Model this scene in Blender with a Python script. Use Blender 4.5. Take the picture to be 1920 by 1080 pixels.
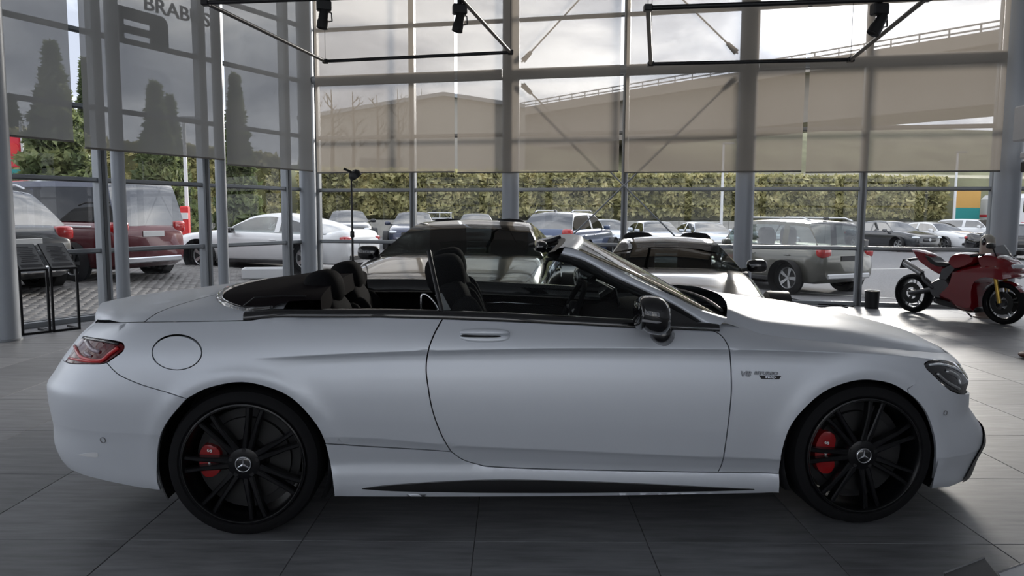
import bpy, math, random
import numpy as np
from math import sin, cos, tan, pi, atan, atan2, sqrt, radians
from mathutils import Vector, Matrix
from mathutils.geometry import delaunay_2d_cdt
random.seed(7); rng = np.random.default_rng(7)
scene = bpy.context.scene
for o in list(bpy.data.objects): bpy.data.objects.remove(o)

# ------------------------------------------------------------------ camera
FPX, PITCH, ROLL, EYE = 1400.0, atan(138/1400.0), 0.0049, 1.4973
_w = np.array([0, cos(PITCH), -sin(PITCH)]); _X = np.array([1., 0, 0]); _U = np.array([0, sin(PITCH), cos(PITCH)])
CR = cos(ROLL)*_X + sin(ROLL)*_U; CU = -sin(ROLL)*_X + cos(ROLL)*_U; CW = _w; CC = np.array([0, 0, EYE])
cam_d = bpy.data.cameras.new('camera'); cam = bpy.data.objects.new('camera', cam_d); scene.collection.objects.link(cam)
cam.matrix_world = Matrix(((CR[0], CU[0], -CW[0], 0), (CR[1], CU[1], -CW[1], 0), (CR[2], CU[2], -CW[2], EYE), (0, 0, 0, 1)))
cam_d.sensor_width = 36; cam_d.lens = FPX/1920*36; cam_d.clip_start = 0.05; cam_d.clip_end = 600
scene.camera = cam

# ------------------------------------------------------------------ world: overcast sky, sun behind thin cloud
SKY_GAIN = 2.1
SUN_DIR = CW + CR*(1535-960)/FPX - CU*(30-540)/FPX; SUN_DIR = SUN_DIR/np.linalg.norm(SUN_DIR)
def make_world():
    W = bpy.data.worlds.new('overcast_sky'); scene.world = W; W.use_nodes = True
    nt = W.node_tree; N = nt.nodes; L = nt.links; N.clear()
    tc = N.new('ShaderNodeTexCoord')
    mp = N.new('ShaderNodeMapping'); mp.inputs['Scale'].default_value = (2.2, 2.2, 5.0)
    L.new(tc.outputs['Generated'], mp.inputs['Vector'])
    no = N.new('ShaderNodeTexNoise'); no.inputs['Scale'].default_value = 1.6; no.inputs['Detail'].default_value = 7; no.inputs['Roughness'].default_value = .55
    no.inputs['Distortion'].default_value = .35
    L.new(mp.outputs[0], no.inputs['Vector'])
    cr = N.new('ShaderNodeValToRGB'); e = cr.color_ramp.elements
    e[0].position = .38; e[0].color = (.38, .41, .48, 1); e[1].position = .64; e[1].color = (1.28, 1.27, 1.26, 1)
    m = e.new(.50); m.color = (.66, .69, .75, 1)
    L.new(no.outputs['Fac'], cr.inputs[0])
    # glow of the veiled sun
    dt = N.new('ShaderNodeVectorMath'); dt.operation = 'DOT_PRODUCT'; dt.inputs[1].default_value = tuple(SUN_DIR)
    L.new(tc.outputs['Generated'], dt.inputs[0])
    mx = N.new('ShaderNodeMath'); mx.operation = 'MAXIMUM'; mx.inputs[1].default_value = 0; L.new(dt.outputs['Value'], mx.inputs[0])
    p1 = N.new('ShaderNodeMath'); p1.operation = 'POWER'; p1.inputs[1].default_value = 18; L.new(mx.outputs[0], p1.inputs[0])
    p2 = N.new('ShaderNodeMath'); p2.operation = 'POWER'; p2.inputs[1].default_value = 500; L.new(mx.outputs[0], p2.inputs[0])
    a1 = N.new('ShaderNodeMath'); a1.operation = 'MULTIPLY_ADD'; a1.inputs[1].default_value = 1.3; a1.inputs[2].default_value = 1.0; L.new(p1.outputs[0], a1.inputs[0])
    a2 = N.new('ShaderNodeMath'); a2.operation = 'MULTIPLY_ADD'; a2.inputs[1].default_value = 5.0; L.new(p2.outputs[0], a2.inputs[0]); L.new(a1.outputs[0], a2.inputs[2])
    bg = N.new('ShaderNodeBackground'); out = N.new('ShaderNodeOutputWorld')
    L.new(cr.outputs[0], bg.inputs['Color'])
    g = N.new('ShaderNodeMath'); g.operation = 'MULTIPLY'; g.inputs[1].default_value = SKY_GAIN; L.new(a2.outputs[0], g.inputs[0])
    L.new(g.outputs[0], bg.inputs['Strength']); L.new(bg.outputs[0], out.inputs[0])
make_world()
sun_d = bpy.data.lights.new('sun', 'SUN'); sun_d.energy = 7.5; sun_d.angle = radians(9); sun_d.color = (1, .93, .84)
sun = bpy.data.objects.new('sun', sun_d); scene.collection.objects.link(sun)
sun.rotation_euler = Vector(tuple(SUN_DIR)).to_track_quat('Z', 'Y').to_euler()

scene.view_settings.view_transform = 'Standard'; scene.view_settings.look = 'None'
scene.view_settings.gamma = 1; scene.view_settings.use_curve_mapping = False
scene.view_settings.exposure = 0.0
cy = scene.cycles
cy.max_bounces = 9; cy.diffuse_bounces = 4; cy.glossy_bounces = 5; cy.transmission_bounces = 5; cy.transparent_max_bounces = 24
cy.use_denoising = True; cy.sample_clamp_indirect = 6; cy.caustics_reflective = False; cy.caustics_refractive = False

# ------------------------------------------------------------------ photograph measuring: pixel -> point
def ray(px, py): return CW + CR*(px-960)/FPX - CU*(py-540)/FPX
def at(px, py, Y):
    d = ray(px, py); return CC + d*(Y/d[1])
def ground(px, py, z=0):
    d = ray(px, py); return CC + d*((z-EYE)/d[2])
def outside(x): return max(-.2, min(.22, -.03*x))     # the forecourt falls gently to the right

# ------------------------------------------------------------------ materials
MATS = {}
def principled(name, col, rough=.5, metal=0, coat=0, spec=.5, noise=0, nscale=8, bump=0, bscale=60, emit=None, alpha=1, ntint=None, transmission=0, ior=1.45, stretch=None):
    if name in MATS: return MATS[name]
    m = bpy.data.materials.new(name); m.use_nodes = True; nt = m.node_tree; b = nt.nodes['Principled BSDF']
    b.inputs['Base Color'].default_value = (*col, 1); b.inputs['Roughness'].default_value = rough; b.inputs['Metallic'].default_value = metal
    b.inputs['Coat Weight'].default_value = coat; b.inputs['Coat Roughness'].default_value = .04; b.inputs['Specular IOR Level'].default_value = spec
    b.inputs['Alpha'].default_value = alpha; b.inputs['Transmission Weight'].default_value = transmission; b.inputs['IOR'].default_value = ior
    if emit: b.inputs['Emission Color'].default_value = (*emit[0], 1); b.inputs['Emission Strength'].default_value = emit[1]
    if noise or bump:
        tc = nt.nodes.new('ShaderNodeTexCoord'); v = tc.outputs['Object']
        if stretch:
            mp = nt.nodes.new('ShaderNodeMapping'); mp.inputs['Scale'].default_value = stretch; nt.links.new(v, mp.inputs[0]); v = mp.outputs[0]
    if noise:
        n = nt.nodes.new('ShaderNodeTexNoise'); n.inputs['Scale'].default_value = nscale; n.inputs['Detail'].default_value = 6; nt.links.new(v, n.inputs['Vector'])
        r = nt.nodes.new('ShaderNodeValToRGB'); c2 = ntint or tuple(max(0, c*(1-noise)) for c in col); c1 = tuple(min(1, c*(1+noise)) for c in col)
        r.color_ramp.elements[0].position = .3; r.color_ramp.elements[1].position = .7
        r.color_ramp.elements[0].color = (*c2, 1); r.color_ramp.elements[1].color = (*c1, 1)
        nt.links.new(n.outputs['Fac'], r.inputs[0]); nt.links.new(r.outputs[0], b.inputs['Base Color'])
    if bump:
        n2 = nt.nodes.new('ShaderNodeTexNoise'); n2.inputs['Scale'].default_value = bscale; n2.inputs['Detail'].default_value = 4; nt.links.new(v, n2.inputs['Vector'])
        bp = nt.nodes.new('ShaderNodeBump'); bp.inputs['Strength'].default_value = bump; bp.inputs['Distance'].default_value = .01
        nt.links.new(n2.outputs['Fac'], bp.inputs['Height']); nt.links.new(bp.outputs[0], b.inputs['Normal'])
    MATS[name] = m; return m
def pane_mat(name, tint, refl=1.0, rough=0.0, f0=.035):
    """thin sheet glass: tinted clear with fresnel reflection"""
    if name in MATS: return MATS[name]
    m = bpy.data.materials.new(name); m.use_nodes = True; nt = m.node_tree; N = nt.nodes; N.clear()
    t = N.new('ShaderNodeBsdfTransparent'); t.inputs[0].default_value = (*tint, 1)
    g = N.new('ShaderNodeBsdfGlossy'); g.inputs['Roughness'].default_value = rough; g.inputs[0].default_value = (refl, refl, refl, 1)
    lw_ = N.new('ShaderNodeLayerWeight'); lw_.inputs[0].default_value = .5
    pw = N.new('ShaderNodeMath'); pw.operation = 'POWER'; pw.inputs[1].default_value = 5; nt.links.new(lw_.outputs['Facing'], pw.inputs[0])
    f = N.new('ShaderNodeMath'); f.operation = 'MULTIPLY_ADD'; f.inputs[1].default_value = 1-f0; f.inputs[2].default_value = f0; nt.links.new(pw.outputs[0], f.inputs[0])
    mx = N.new('ShaderNodeMixShader'); o = N.new('ShaderNodeOutputMaterial')
    nt.links.new(f.outputs[0], mx.inputs[0]); nt.links.new(t.outputs[0], mx.inputs[1]); nt.links.new(g.outputs[0], mx.inputs[2]); nt.links.new(mx.outputs[0], o.inputs[0])
    MATS[name] = m; return m
def fabric_mat(name, see, col, tcol):
    """woven screen blind: open weave lets `see` of the light straight through"""
    m = bpy.data.materials.new(name); m.use_nodes = True; nt = m.node_tree; N = nt.nodes; N.clear()
    t = N.new('ShaderNodeBsdfTransparent'); d = N.new('ShaderNodeBsdfDiffuse'); d.inputs[0].default_value = (*col, 1)
    r = N.new('ShaderNodeBsdfTranslucent'); r.inputs[0].default_value = (*tcol, 1)
    a = N.new('ShaderNodeAddShader'); mx = N.new('ShaderNodeMixShader'); mx.inputs[0].default_value = 1-see; o = N.new('ShaderNodeOutputMaterial')
    nt.links.new(d.outputs[0], a.inputs[0]); nt.links.new(r.outputs[0], a.inputs[1])
    nt.links.new(t.outputs[0], mx.inputs[1]); nt.links.new(a.outputs[0], mx.inputs[2]); nt.links.new(mx.outputs[0], o.inputs[0])
    MATS[name] = m; return m
P = principled
P('steel_grey', (.30, .32, .34), .42, .35); P('column_paint', (.40, .43, .47), .42, .1); P('dark_frame', (.10, .105, .11), .4, .3)
P('black_metal', (.012, .012, .014), .4); P('black_plastic', (.015, .015, .016), .45); P('black_gloss', (.006, .006, .007), .06, 0, 1)
P('chrome', (.75, .76, .78), .12, 1); P('rubber', (.009, .009, .010), .75, spec=.2); P('white_plastic', (.72, .73, .74), .4)
P('white_wall', (.64, .65, .67), .8, bump=.05); P('ceiling_paint', (.62, .63, .65), .85)
P('satin_white', (.70, .735, .785), .42, .33, .08); P('leather_black', (.010, .010, .011), .8, spec=.05, bump=.15, bscale=220); P('red_caliper', (.30, .005, .007), .3, 0, .5)
P('brake_steel', (.045, .045, .045), .5, .8); P('rim_black', (.004, .004, .005), .3, 0, .15, spec=.35); P('white_print', (.8, .8, .8), .5)
pane_mat('clear_glass', (.95, .957, .965), f0=.014); pane_mat('car_glass', (.55, .60, .60)); pane_mat('dark_glass', (.16, .18, .18)); pane_mat('clear_screen', (.80, .84, .83), f0=.02)
fabric_mat('blind_warm', .205, (.19, .172, .148), (.108, .096, .082)); fabric_mat('blind_grey', .13, (.24, .24, .235), (.10, .10, .097))

# ------------------------------------------------------------------ mesh helpers
COL = scene.collection
def tag(o, label=None, cat=None, group=None, kind=None):
    if label: o['label'] = label
    if cat: o['category'] = cat
    if group: o['group'] = group
    if kind: o['kind'] = kind
    return o
def thing(name, label, cat, loc=(0, 0, 0), rz=0, group=None, kind=None):
    o = bpy.data.objects.new(name, None); COL.objects.link(o); o.location = loc; o.rotation_euler = (0, 0, rz); o.empty_display_size = .2
    return tag(o, label, cat, group, kind)
def obj(name, me, mat=None, parent=None):
    if mat is not None and len(me.materials) == 0: me.materials.append(MATS[mat] if isinstance(mat, str) else mat)
    o = bpy.data.objects.new(name, me); COL.objects.link(o)
    if parent is not None: o.parent = parent
    return o
def copy_tree(o, parent=None):
    c = o.copy(); COL.objects.link(c); c.parent = parent
    for ch in o.children: copy_tree(ch, c)
    return c
class MB:
    def __init__(s): s.v = []; s.f = []
    def add(s, vs, fs):
        n = len(s.v); s.v += [tuple(map(float, p)) for p in vs]; s.f += [tuple(i+n for i in f) for f in fs]; return s
    def box(s, c, d, rot=None, ch=0):
        x, y, z = d[0]/2, d[1]/2, d[2]/2
        if ch:
            vs = []; fs = []
            k = min(ch, x*.9, y*.9, z*.9)
            for sx in (-1, 1):
                for sy in (-1, 1):
                    for sz in (-1, 1):
                        vs += [(sx*(x-k), sy*(y-k), sz*z), (sx*(x-k), sy*y, sz*(z-k)), (sx*x, sy*(y-k), sz*(z-k))]
            def i(sx, sy, sz, a): return ((sx > 0)*4+(sy > 0)*2+(sz > 0))*3+a
            for sz in (-1, 1): q = [i(-1, -1, sz, 0), i(1, -1, sz, 0), i(1, 1, sz, 0), i(-1, 1, sz, 0)]; fs.append(q if sz > 0 else q[::-1])
            for sy in (-1, 1): q = [i(-1, sy, -1, 1), i(1, sy, -1, 1), i(1, sy, 1, 1), i(-1, sy, 1, 1)]; fs.append(q if sy < 0 else q[::-1])
            for sx in (-1, 1): q = [i(sx, -1, -1, 2), i(sx, 1, -1, 2), i(sx, 1, 1, 2), i(sx, -1, 1, 2)]; fs.append(q if sx > 0 else q[::-1])
            for sy in (-1, 1):
                for sz in (-1, 1): q = [i(-1, sy, sz, 0), i(1, sy, sz, 0), i(1, sy, sz, 1), i(-1, sy, sz, 1)]; fs.append(q if sy*sz < 0 else q[::-1])
            for sx in (-1, 1):
                for sz in (-1, 1): q = [i(sx, -1, sz, 0), i(sx, 1, sz, 0), i(sx, 1, sz, 2), i(sx, -1, sz, 2)]; fs.append(q if sx*sz > 0 else q[::-1])
            for sx in (-1, 1):
                for sy in (-1, 1): q = [i(sx, sy, -1, 1), i(sx, sy, 1, 1), i(sx, sy, 1, 2), i(sx, sy, -1, 2)]; fs.append(q if sx*sy < 0 else q[::-1])
            for sx in (-1, 1):
                for sy in (-1, 1):
                    for sz in (-1, 1): q = [i(sx, sy, sz, 0), i(sx, sy, sz, 1), i(sx, sy, sz, 2)]; fs.append(q if sx*sy*sz < 0 else q[::-1])
        else:
            vs = [(a*x, b*y, e*z) for a in (-1, 1) for b in (-1, 1) for e in (-1, 1)]
            fs = [(0, 1, 3, 2), (4, 6, 7, 5), (0, 4, 5, 1), (2, 3, 7, 6), (0, 2, 6, 4), (1, 5, 7, 3)]
        if rot is not None: vs = [tuple(rot @ Vector(p)) for p in vs]
        return s.add([(p[0]+c[0], p[1]+c[1], p[2]+c[2]) for p in vs], fs)
    def tube(s, pts, r, n=10, cap=True):
        pts = [Vector(tuple(map(float, p))) for p in pts]; rs = r if isinstance(r, (list, tuple)) else [r]*len(pts)
        up = None; vs = []; fs = []
        for i, p in enumerate(pts):
            d = (pts[min(i+1, len(pts)-1)]-pts[max(i-1, 0)]).normalized()
            if up is None:
                up = d.orthogonal().normalized()
            else: up = (up-d*up.dot(d)).normalized()
            q = d.cross(up)
            vs += [tuple(p+(up*cos(2*pi*k/n)+q*sin(2*pi*k/n))*rs[i]) for k in range(n)]
        for i in range(len(pts)-1):
            for k in range(n): fs.append((i*n+k, i*n+(k+1) % n, (i+1)*n+(k+1) % n, (i+1)*n+k))
        if cap: fs += [tuple(range(n))[::-1], tuple(range((len(pts)-1)*n, len(pts)*n))]
        return s.add(vs, fs)
    def lathe(s, prof, n=32, axis='z', c=(0, 0, 0), closed=False):
        """prof: (radius, height)"""
        vs = []; fs = []; m = len(prof)
        for r, h in prof:
            for k in range(n):
                a = 2*pi*k/n; u, v = r*cos(a), r*sin(a)
                p = (u, v, h) if axis == 'z' else ((u, h, v) if axis == 'y' else (h, u, v))
                vs.append((p[0]+c[0], p[1]+c[1], p[2]+c[2]))
        fl = axis == 'y'
        for i in range(m if closed else m-1):
            j = (i+1) % m
            for k in range(n):
                q = (i*n+k, i*n+(k+1) % n, j*n+(k+1) % n, j*n+k); fs.append(q[::-1] if fl else q)
        return s.add(vs, fs)
    def prism(s, poly, f, t0, t1):
        """poly of 2D points; f(u, v, t) -> 3D"""
        n = len(poly); vs = [f(u, v, t0) for u, v in poly]+[f(u, v, t1) for u, v in poly]
        fs = [tuple(range(n))[::-1], tuple(range(n, 2*n))]+[(i, (i+1) % n, n+(i+1) % n, n+i) for i in range(n)]
        return s.add(vs, fs)
    def grid(s, pts, flip=False, wrap=False):
        """pts[i][j] 3D"""
        a = len(pts); b = len(pts[0]); vs = [p for r in pts for p in r]; fs = []
        for i in range(a-1):
            for j in range(b if wrap else b-1):
                q = (i*b+j, i*b+(j+1) % b, (i+1)*b+(j+1) % b, (i+1)*b+j); fs.append(q[::-1] if flip else q)
        return s.add(vs, fs)
    def blob(s, c, r, e=.5, nu=20, nv=12, rot=None):
        """rounded box: superellipsoid radii r, squareness e (1 = ellipsoid, small = box)"""
        sg = lambda a: (abs(a)**e)*(1 if a >= 0 else -1)
        P_ = []
        for i in range(nv+1):
            t = -pi/2+pi*i/nv; row = []
            for k in range(nu):
                a = 2*pi*k/nu
                p = Vector((r[0]*sg(cos(t))*sg(cos(a)), r[1]*sg(cos(t))*sg(sin(a)), r[2]*sg(sin(t))))
                if rot is not None: p = rot @ p
                row.append((p[0]+c[0], p[1]+c[1], p[2]+c[2]))
            P_.append(row)
        return s.grid(P_, wrap=True)
    def mesh(s, name='m', smooth=None):
        me = bpy.data.meshes.new(name); me.from_pydata(s.v, [], s.f); me.validate(); me.update()
        if smooth:
            me.polygons.foreach_set('use_smooth', [True]*len(me.polygons))
            if smooth is not True: me.set_sharp_from_angle(angle=radians(smooth))
        return me
    def build(s, name, mat, parent=None, smooth=None): return obj(name, s.mesh(name, smooth), mat, parent)
def R(ax, deg): return Matrix.Rotation(radians(deg), 3, ax)
def text_part(name, body, size, mat, parent, frame, depth=.004, bold=0, shear=0, align='CENTER', sx=1):
    """raised lettering; frame = 4x4 matrix of its local place"""
    c = bpy.data.curves.new(name, 'FONT'); c.body = body; c.size = size; c.extrude = depth; c.align_x = align; c.align_y = 'CENTER'; c.offset = bold; c.shear = shear; c.resolution_u = 3
    t = bpy.data.objects.new(name, c); COL.objects.link(t); dg = bpy.context.evaluated_depsgraph_get(); dg.update()
    me = bpy.data.meshes.new_from_object(t.evaluated_get(dg)); bpy.data.objects.remove(t)
    me.transform(frame @ Matrix.Diagonal((sx, 1, 1, 1))); me.materials.clear(); me.name = name
    return obj(name, me, mat, parent)
def frame3(o, x, y):
    x = Vector(x).normalized(); y = Vector(y); y = (y-x*y.dot(x)).normalized(); z = x.cross(y)
    return Matrix(((x[0], y[0], z[0], o[0]), (x[1], y[1], z[1], o[1]), (x[2], y[2], z[2], o[2]), (0, 0, 0, 1)))
def pchip(xs, ys):
    xs = np.asarray(xs, float); ys = np.asarray(ys, float); h = np.diff(xs); d = np.diff(ys)/h; m = np.zeros(len(xs))
    for i in range(1, len(xs)-1):
        if d[i-1]*d[i] > 0:
            w1 = 2*h[i]+h[i-1]; w2 = h[i]+2*h[i-1]; m[i] = (w1+w2)/(w1/d[i-1]+w2/d[i])
    m[0] = d[0]; m[-1] = d[-1]
    def f(x):
        x = np.clip(np.asarray(x, float), xs[0], xs[-1]); i = np.clip(np.searchsorted(xs, x, 'right')-1, 0, len(h)-1); t = (x-xs[i])/h[i]
        return ys[i]*(1+2*t)*(1-t)**2+h[i]*m[i]*t*(1-t)**2+ys[i+1]*t*t*(3-2*t)+h[i]*m[i+1]*t*t*(t-1)
    return f
def sstep(a, b, x):
    t = np.clip((np.asarray(x, float)-a)/(b-a), 0, 1); return t*t*(3-2*t)
# ================================================================== STRUCTURE
C0 = np.array([-3.768, 14.573, 0.]); A_R = -atan(1400/6339.0); E1 = np.array([cos(A_R), sin(A_R), 0]); E2 = np.array([-sin(A_R), cos(A_R), 0])
A_L = atan2(-.894, -.447); D2 = np.array([cos(A_L), sin(A_L), 0]); N2 = np.array([-sin(A_L), cos(A_L), 0])
CEIL = 6.2; V_FRONT = 21.0; U_RIGHT = 17.0
def rear(u, y, z=0): return C0+E1*u+E2*y+np.array([0, 0, z])
def left(t, y, z=0): return C0+D2*t+N2*y+np.array([0, 0, z])
def on_left(px, py, off):           # pixel -> (t, z) on a plane parallel to the left glazing
    d = ray(px, py); k = ((C0+N2*off-CC) @ N2)/(d @ N2); p = CC+d*k; return (p-C0) @ D2, p[2]
T_LEFT = 23.2
corners = [rear(0, 0), left(T_LEFT, 0), rear(U_RIGHT, -V_FRONT), rear(U_RIGHT, 0)]   # interior outline
corners[1] = left(T_LEFT, 0)

def tile_material(name, base, rough):
    m = bpy.data.materials.new(name); m.use_nodes = True; nt = m.node_tree; b = nt.nodes['Principled BSDF']; L = nt.links
    tc = nt.nodes.new('ShaderNodeTexCoord'); oi = nt.nodes.new('ShaderNodeObjectInfo')
    ad = nt.nodes.new('ShaderNodeVectorMath'); ad.operation = 'ADD'
    sc_ = nt.nodes.new('ShaderNodeVectorMath'); sc_.operation = 'SCALE'; sc_.inputs['Scale'].default_value = 3.0; L.new(oi.outputs['Location'], sc_.inputs[0])
    L.new(tc.outputs['Object'], ad.inputs[0]); L.new(sc_.outputs[0], ad.inputs[1])
    mp = nt.nodes.new('ShaderNodeMapping'); mp.inputs['Scale'].default_value = (1.3, 9, 1); L.new(ad.outputs[0], mp.inputs[0])
    n = nt.nodes.new('ShaderNodeTexNoise'); n.inputs['Scale'].default_value = 2.2; n.inputs['Detail'].default_value = 9; n.inputs['Roughness'].default_value = .62; L.new(mp.outputs[0], n.inputs['Vector'])
    r = nt.nodes.new('ShaderNodeValToRGB'); r.color_ramp.elements[0].position = .3; r.color_ramp.elements[1].position = .75
    r.color_ramp.elements[0].color = (*[c*.62 for c in base], 1); r.color_ramp.elements[1].color = (*[c*1.35 for c in base], 1)
    L.new(n.outputs['Fac'], r.inputs[0])
    hv = nt.nodes.new('ShaderNodeHueSaturation'); ml = nt.nodes.new('ShaderNodeMath'); ml.operation = 'MULTIPLY_ADD'; ml.inputs[1].default_value = .3; ml.inputs[2].default_value = .85
    L.new(oi.outputs['Random'], ml.inputs[0]); L.new(ml.outputs[0], hv.inputs['Value']); L.new(r.outputs[0], hv.inputs['Color']); L.new(hv.outputs[0], b.inputs['Base Color'])
    mr = nt.nodes.new('ShaderNodeMath'); mr.operation = 'MULTIPLY_ADD'; mr.inputs[1].default_value = .16; mr.inputs[2].default_value = rough-.08; L.new(n.outputs['Fac'], mr.inputs[0]); L.new(mr.outputs[0], b.inputs['Roughness'])
    bp = nt.nodes.new('ShaderNodeBump'); bp.inputs['Strength'].default_value = .08; bp.inputs['Distance'].default_value = .004; L.new(n.outputs['Fac'], bp.inputs['Height']); L.new(bp.outputs[0], b.inputs['Normal'])
    MATS[name] = m; return m
tile_material('stone_tile', (.185, .188, .197), .46); P('grout', (.07, .07, .07), .8)

def clip(poly, p, n):                 # keep the side where (q-p).n >= 0
    out = []
    for i in range(len(poly)):
        a, b = poly[i], poly[(i+1) % len(poly)]; da = (a[0]-p[0])*n[0]+(a[1]-p[1])*n[1]; db = (b[0]-p[0])*n[0]+(b[1]-p[1])*n[1]
        if da >= 0: out.append(a)
        if da*db < 0: t = da/(da-db); out.append((a[0]+(b[0]-a[0])*t, a[1]+(b[1]-a[1])*t))
    return out
def inside_room(poly, g=.0):
    poly = clip(poly, C0-E2*g, -E2); poly = clip(poly, C0+N2*g, N2) if poly else poly
    poly = clip(poly, rear(U_RIGHT, 0), -E1) if poly else poly
    return clip(poly, rear(0, -V_FRONT), E2) if poly else poly
def make_floor():
    fl = MB().prism([(p[0], p[1]) for p in corners], lambda u, v, t: (u, v, t), -.30, -.004).build('floor', 'grout'); tag(fl, kind='structure')
    TX, TY, X0, Y0, G = .793, .86, -2.545, 3.30, .0016
    full = MB().box((0, 0, -.006), (TX-2*G, TY-2*G, .012), ch=.002).mesh('tile'); full.materials.append(MATS['stone_tile'])
    cand = []; rest = MB()
    for i in range(-22, 26):
        for j in range(-16, 16):
            x0, y0 = X0+i*TX, Y0+j*TY; q = [(x0+G, y0+G), (x0+TX-G, y0+G), (x0+TX-G, y0+TY-G), (x0+G, y0+TY-G)]
            c = inside_room(q, .02)
            if len(c) < 3: continue
            mx, my = x0+TX/2, y0+TY/2
            seen = my > 2.2 and abs(mx) < .72*my+.9
            cand.append((not seen, math.hypot(mx, my), c, q, mx, my))
    cand.sort(key=lambda k: (k[0], k[1]))
    for k, (ns, dist, c, q, mx, my) in enumerate(cand):
        if ns or k >= 295: rest.prism(c, lambda u, v, t: (u, v, t), -.012, 0)
        elif len(c) == 4 and all(abs(a[0]-b[0])+abs(a[1]-b[1]) < 1e-6 for a, b in zip(c, q)):
            o = obj('tile', full, None, fl); o.location = (mx, my, 0)
        else:
            m = MB().prism([(a-mx, b-my) for a, b in c], lambda u, v, t: (u, v, t), -.012, 0).mesh('tile'); o = obj('tile', m, 'stone_tile', fl); o.location = (mx, my, 0)
    tag(rest.build('tile_field', 'stone_tile', fl), kind='stuff')
make_floor()
tag(MB().prism([(p[0], p[1]) for p in corners], lambda u, v, t: (u, v, t), CEIL, CEIL+.3).build('ceiling', 'ceiling_paint'), kind='structure')

LEVELS = [.03, .967, 1.95, 2.94, 3.95, 4.95, 5.95]
def glazing(name, loc, rz, posts, levels, yoff, pw, pd, inward, th=.055, glass='clear_glass', tops=CEIL):
    """curtain wall in its own frame: x along the wall, y outward * -inward"""
    w = thing(name, None, None, tuple(loc), rz, kind='structure')
    for x in posts:
        m = MB(); m.box((x, 0, tops/2), (pw, pd, tops), ch=.008); m.build('mullion', 'steel_grey', w)
        MB().box((x, inward*(pd/2+.004), tops/2), (pw*.34, .012, tops)).build('mullion_groove', 'dark_frame', w)
    for z in levels:
        h = th if z > .1 else .07
        MB().box(((posts[0]+posts[-1])/2, 0, z), (posts[-1]-posts[0], pd*.62, h), ch=.006).build('transom', 'steel_grey', w)
        MB().box(((posts[0]+posts[-1])/2, inward*.012, z-h/2-.006), (posts[-1]-posts[0], pd*.5, .012)).build('transom_dark_strip', 'dark_frame', w)  # dark strip along the lower edge of each transom
    for a, b in zip(posts[:-1], posts[1:]):
        for z0, z1 in zip(levels[:-1], levels[1:]):
            MB().box(((a+b)/2, -inward*.02, (z0+z1)/2), (b-a-pw, .002, z1-z0-th)).build('pane', glass, w)
    return w
RP = [0, 1.945, 3.9, 5.886, 7.85, 9.793, 11.74, 13.7, 15.6, 16.95]
window_1 = glazing('window_1', C0, A_R, RP, LEVELS, 0, .105, .13, -1)
LP_ = [.10, .854, 2.712, 4.492, 6.27, 8.05, 9.83, 11.6, 13.4, 15.2, 17.0, 18.8, 20.6, 22.4, 23.1]
window_2 = glazing('window_2', C0, A_L, LP_, LEVELS, 0, .14, .15, 1)
MB().box((T_LEFT/2, -.11, .02), (T_LEFT, .08, .10)).build('plinth', 'dark_frame', window_2)
# wall behind the viewer: white piers and a band of windows; right hand wall solid
FW = thing('wall_front', None, None, tuple(rear(0, -V_FRONT)), A_R, kind='structure')
f0 = (left(T_LEFT, 0)-rear(0, -V_FRONT)) @ E1
MB().box(((f0+U_RIGHT)/2, 0, .45), (U_RIGHT-f0, .25, .9)).build('parapet', 'white_wall', FW)
MB().box(((f0+U_RIGHT)/2, 0, (5.8+CEIL)/2), (U_RIGHT-f0, .25, CEIL-5.8)).build('lintel', 'white_wall', FW)
FB = list(np.linspace(f0+.3, U_RIGHT-.3, 8))
for x in FB: MB().box((x, 0, 3.35), (.30, .25, 4.9)).build('pier', 'white_wall', FW)
for a, b in zip(FB[:-1], FB[1:]):
    for z in (1.9, 2.9, 3.9, 4.9): MB().box(((a+b)/2, 0, z), (b-a-.30, .08, .07)).build('window_bar', 'dark_frame', FW)
    MB().box(((a+b)/2, 0, 3.35), (b-a-.30, .004, 4.9)).build('pane', 'clear_glass', FW)
RW = MB().box((U_RIGHT+.1, -V_FRONT/2, CEIL/2), (.2, V_FRONT, CEIL)).build('wall_right', 'white_wall'); RW.location = tuple(C0); RW.rotation_euler = (0, 0, A_R); tag(RW, kind='structure')

# ------------------------------------------------------------------ columns, beam, bracing
def column(p, r, label, h=CEIL, base=True):
    c = thing('column', label, 'column', (p[0], p[1], 0), 0, 'round steel columns along the glazing')
    MB().lathe([(r, 0.0), (r, h)], 40).build('shaft', 'column_paint', c, 60)
    if base: MB().lathe([(r+.015, 0), (r+.015, .02), (r, .025)], 40).build('base_ring', 'steel_grey', c, 60)
    return c
column(rear(-.005, -.4), .15, 'round grey steel column in the corner between the two glass walls')
column(rear(3.911, -.4), .15, 'round grey steel column behind the glossy black coupe')
column(rear(7.892, -.4), .15, 'round grey steel column left of the olive estate parked outside')
column(rear(11.779, -.4), .185, 'thick dark grey column behind the red motorcycle')
column(left(2.727, .4), .082, 'slim grey column in front of the white coupe outside')
column(left(4.502, .4), .088, 'slim grey column in front of the dark red van outside')
column((-5.93, 8.66, 0), .15, 'round column at the left edge beside the information stands')
br = thing('bracing', 'steel beam tubes and thin crossed tie rods between the columns', 'bracing', tuple(rear(0, -.4)), A_R)
for a, b in ((0.155, 3.755), (4.066, 7.736), (8.05, 11.58)): MB().tube([(a, 0, 3.95), (b, 0, 3.95)], .075, 16).build('beam', 'steel_grey', br, 40)
BR = [((3.911, 3.95), (7.892, .05)), ((7.892, 3.95), (3.911, .05)), ((3.911, 3.95), (6.1, 6.15)), ((7.892, 3.95), (5.7, 6.15))]
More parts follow.
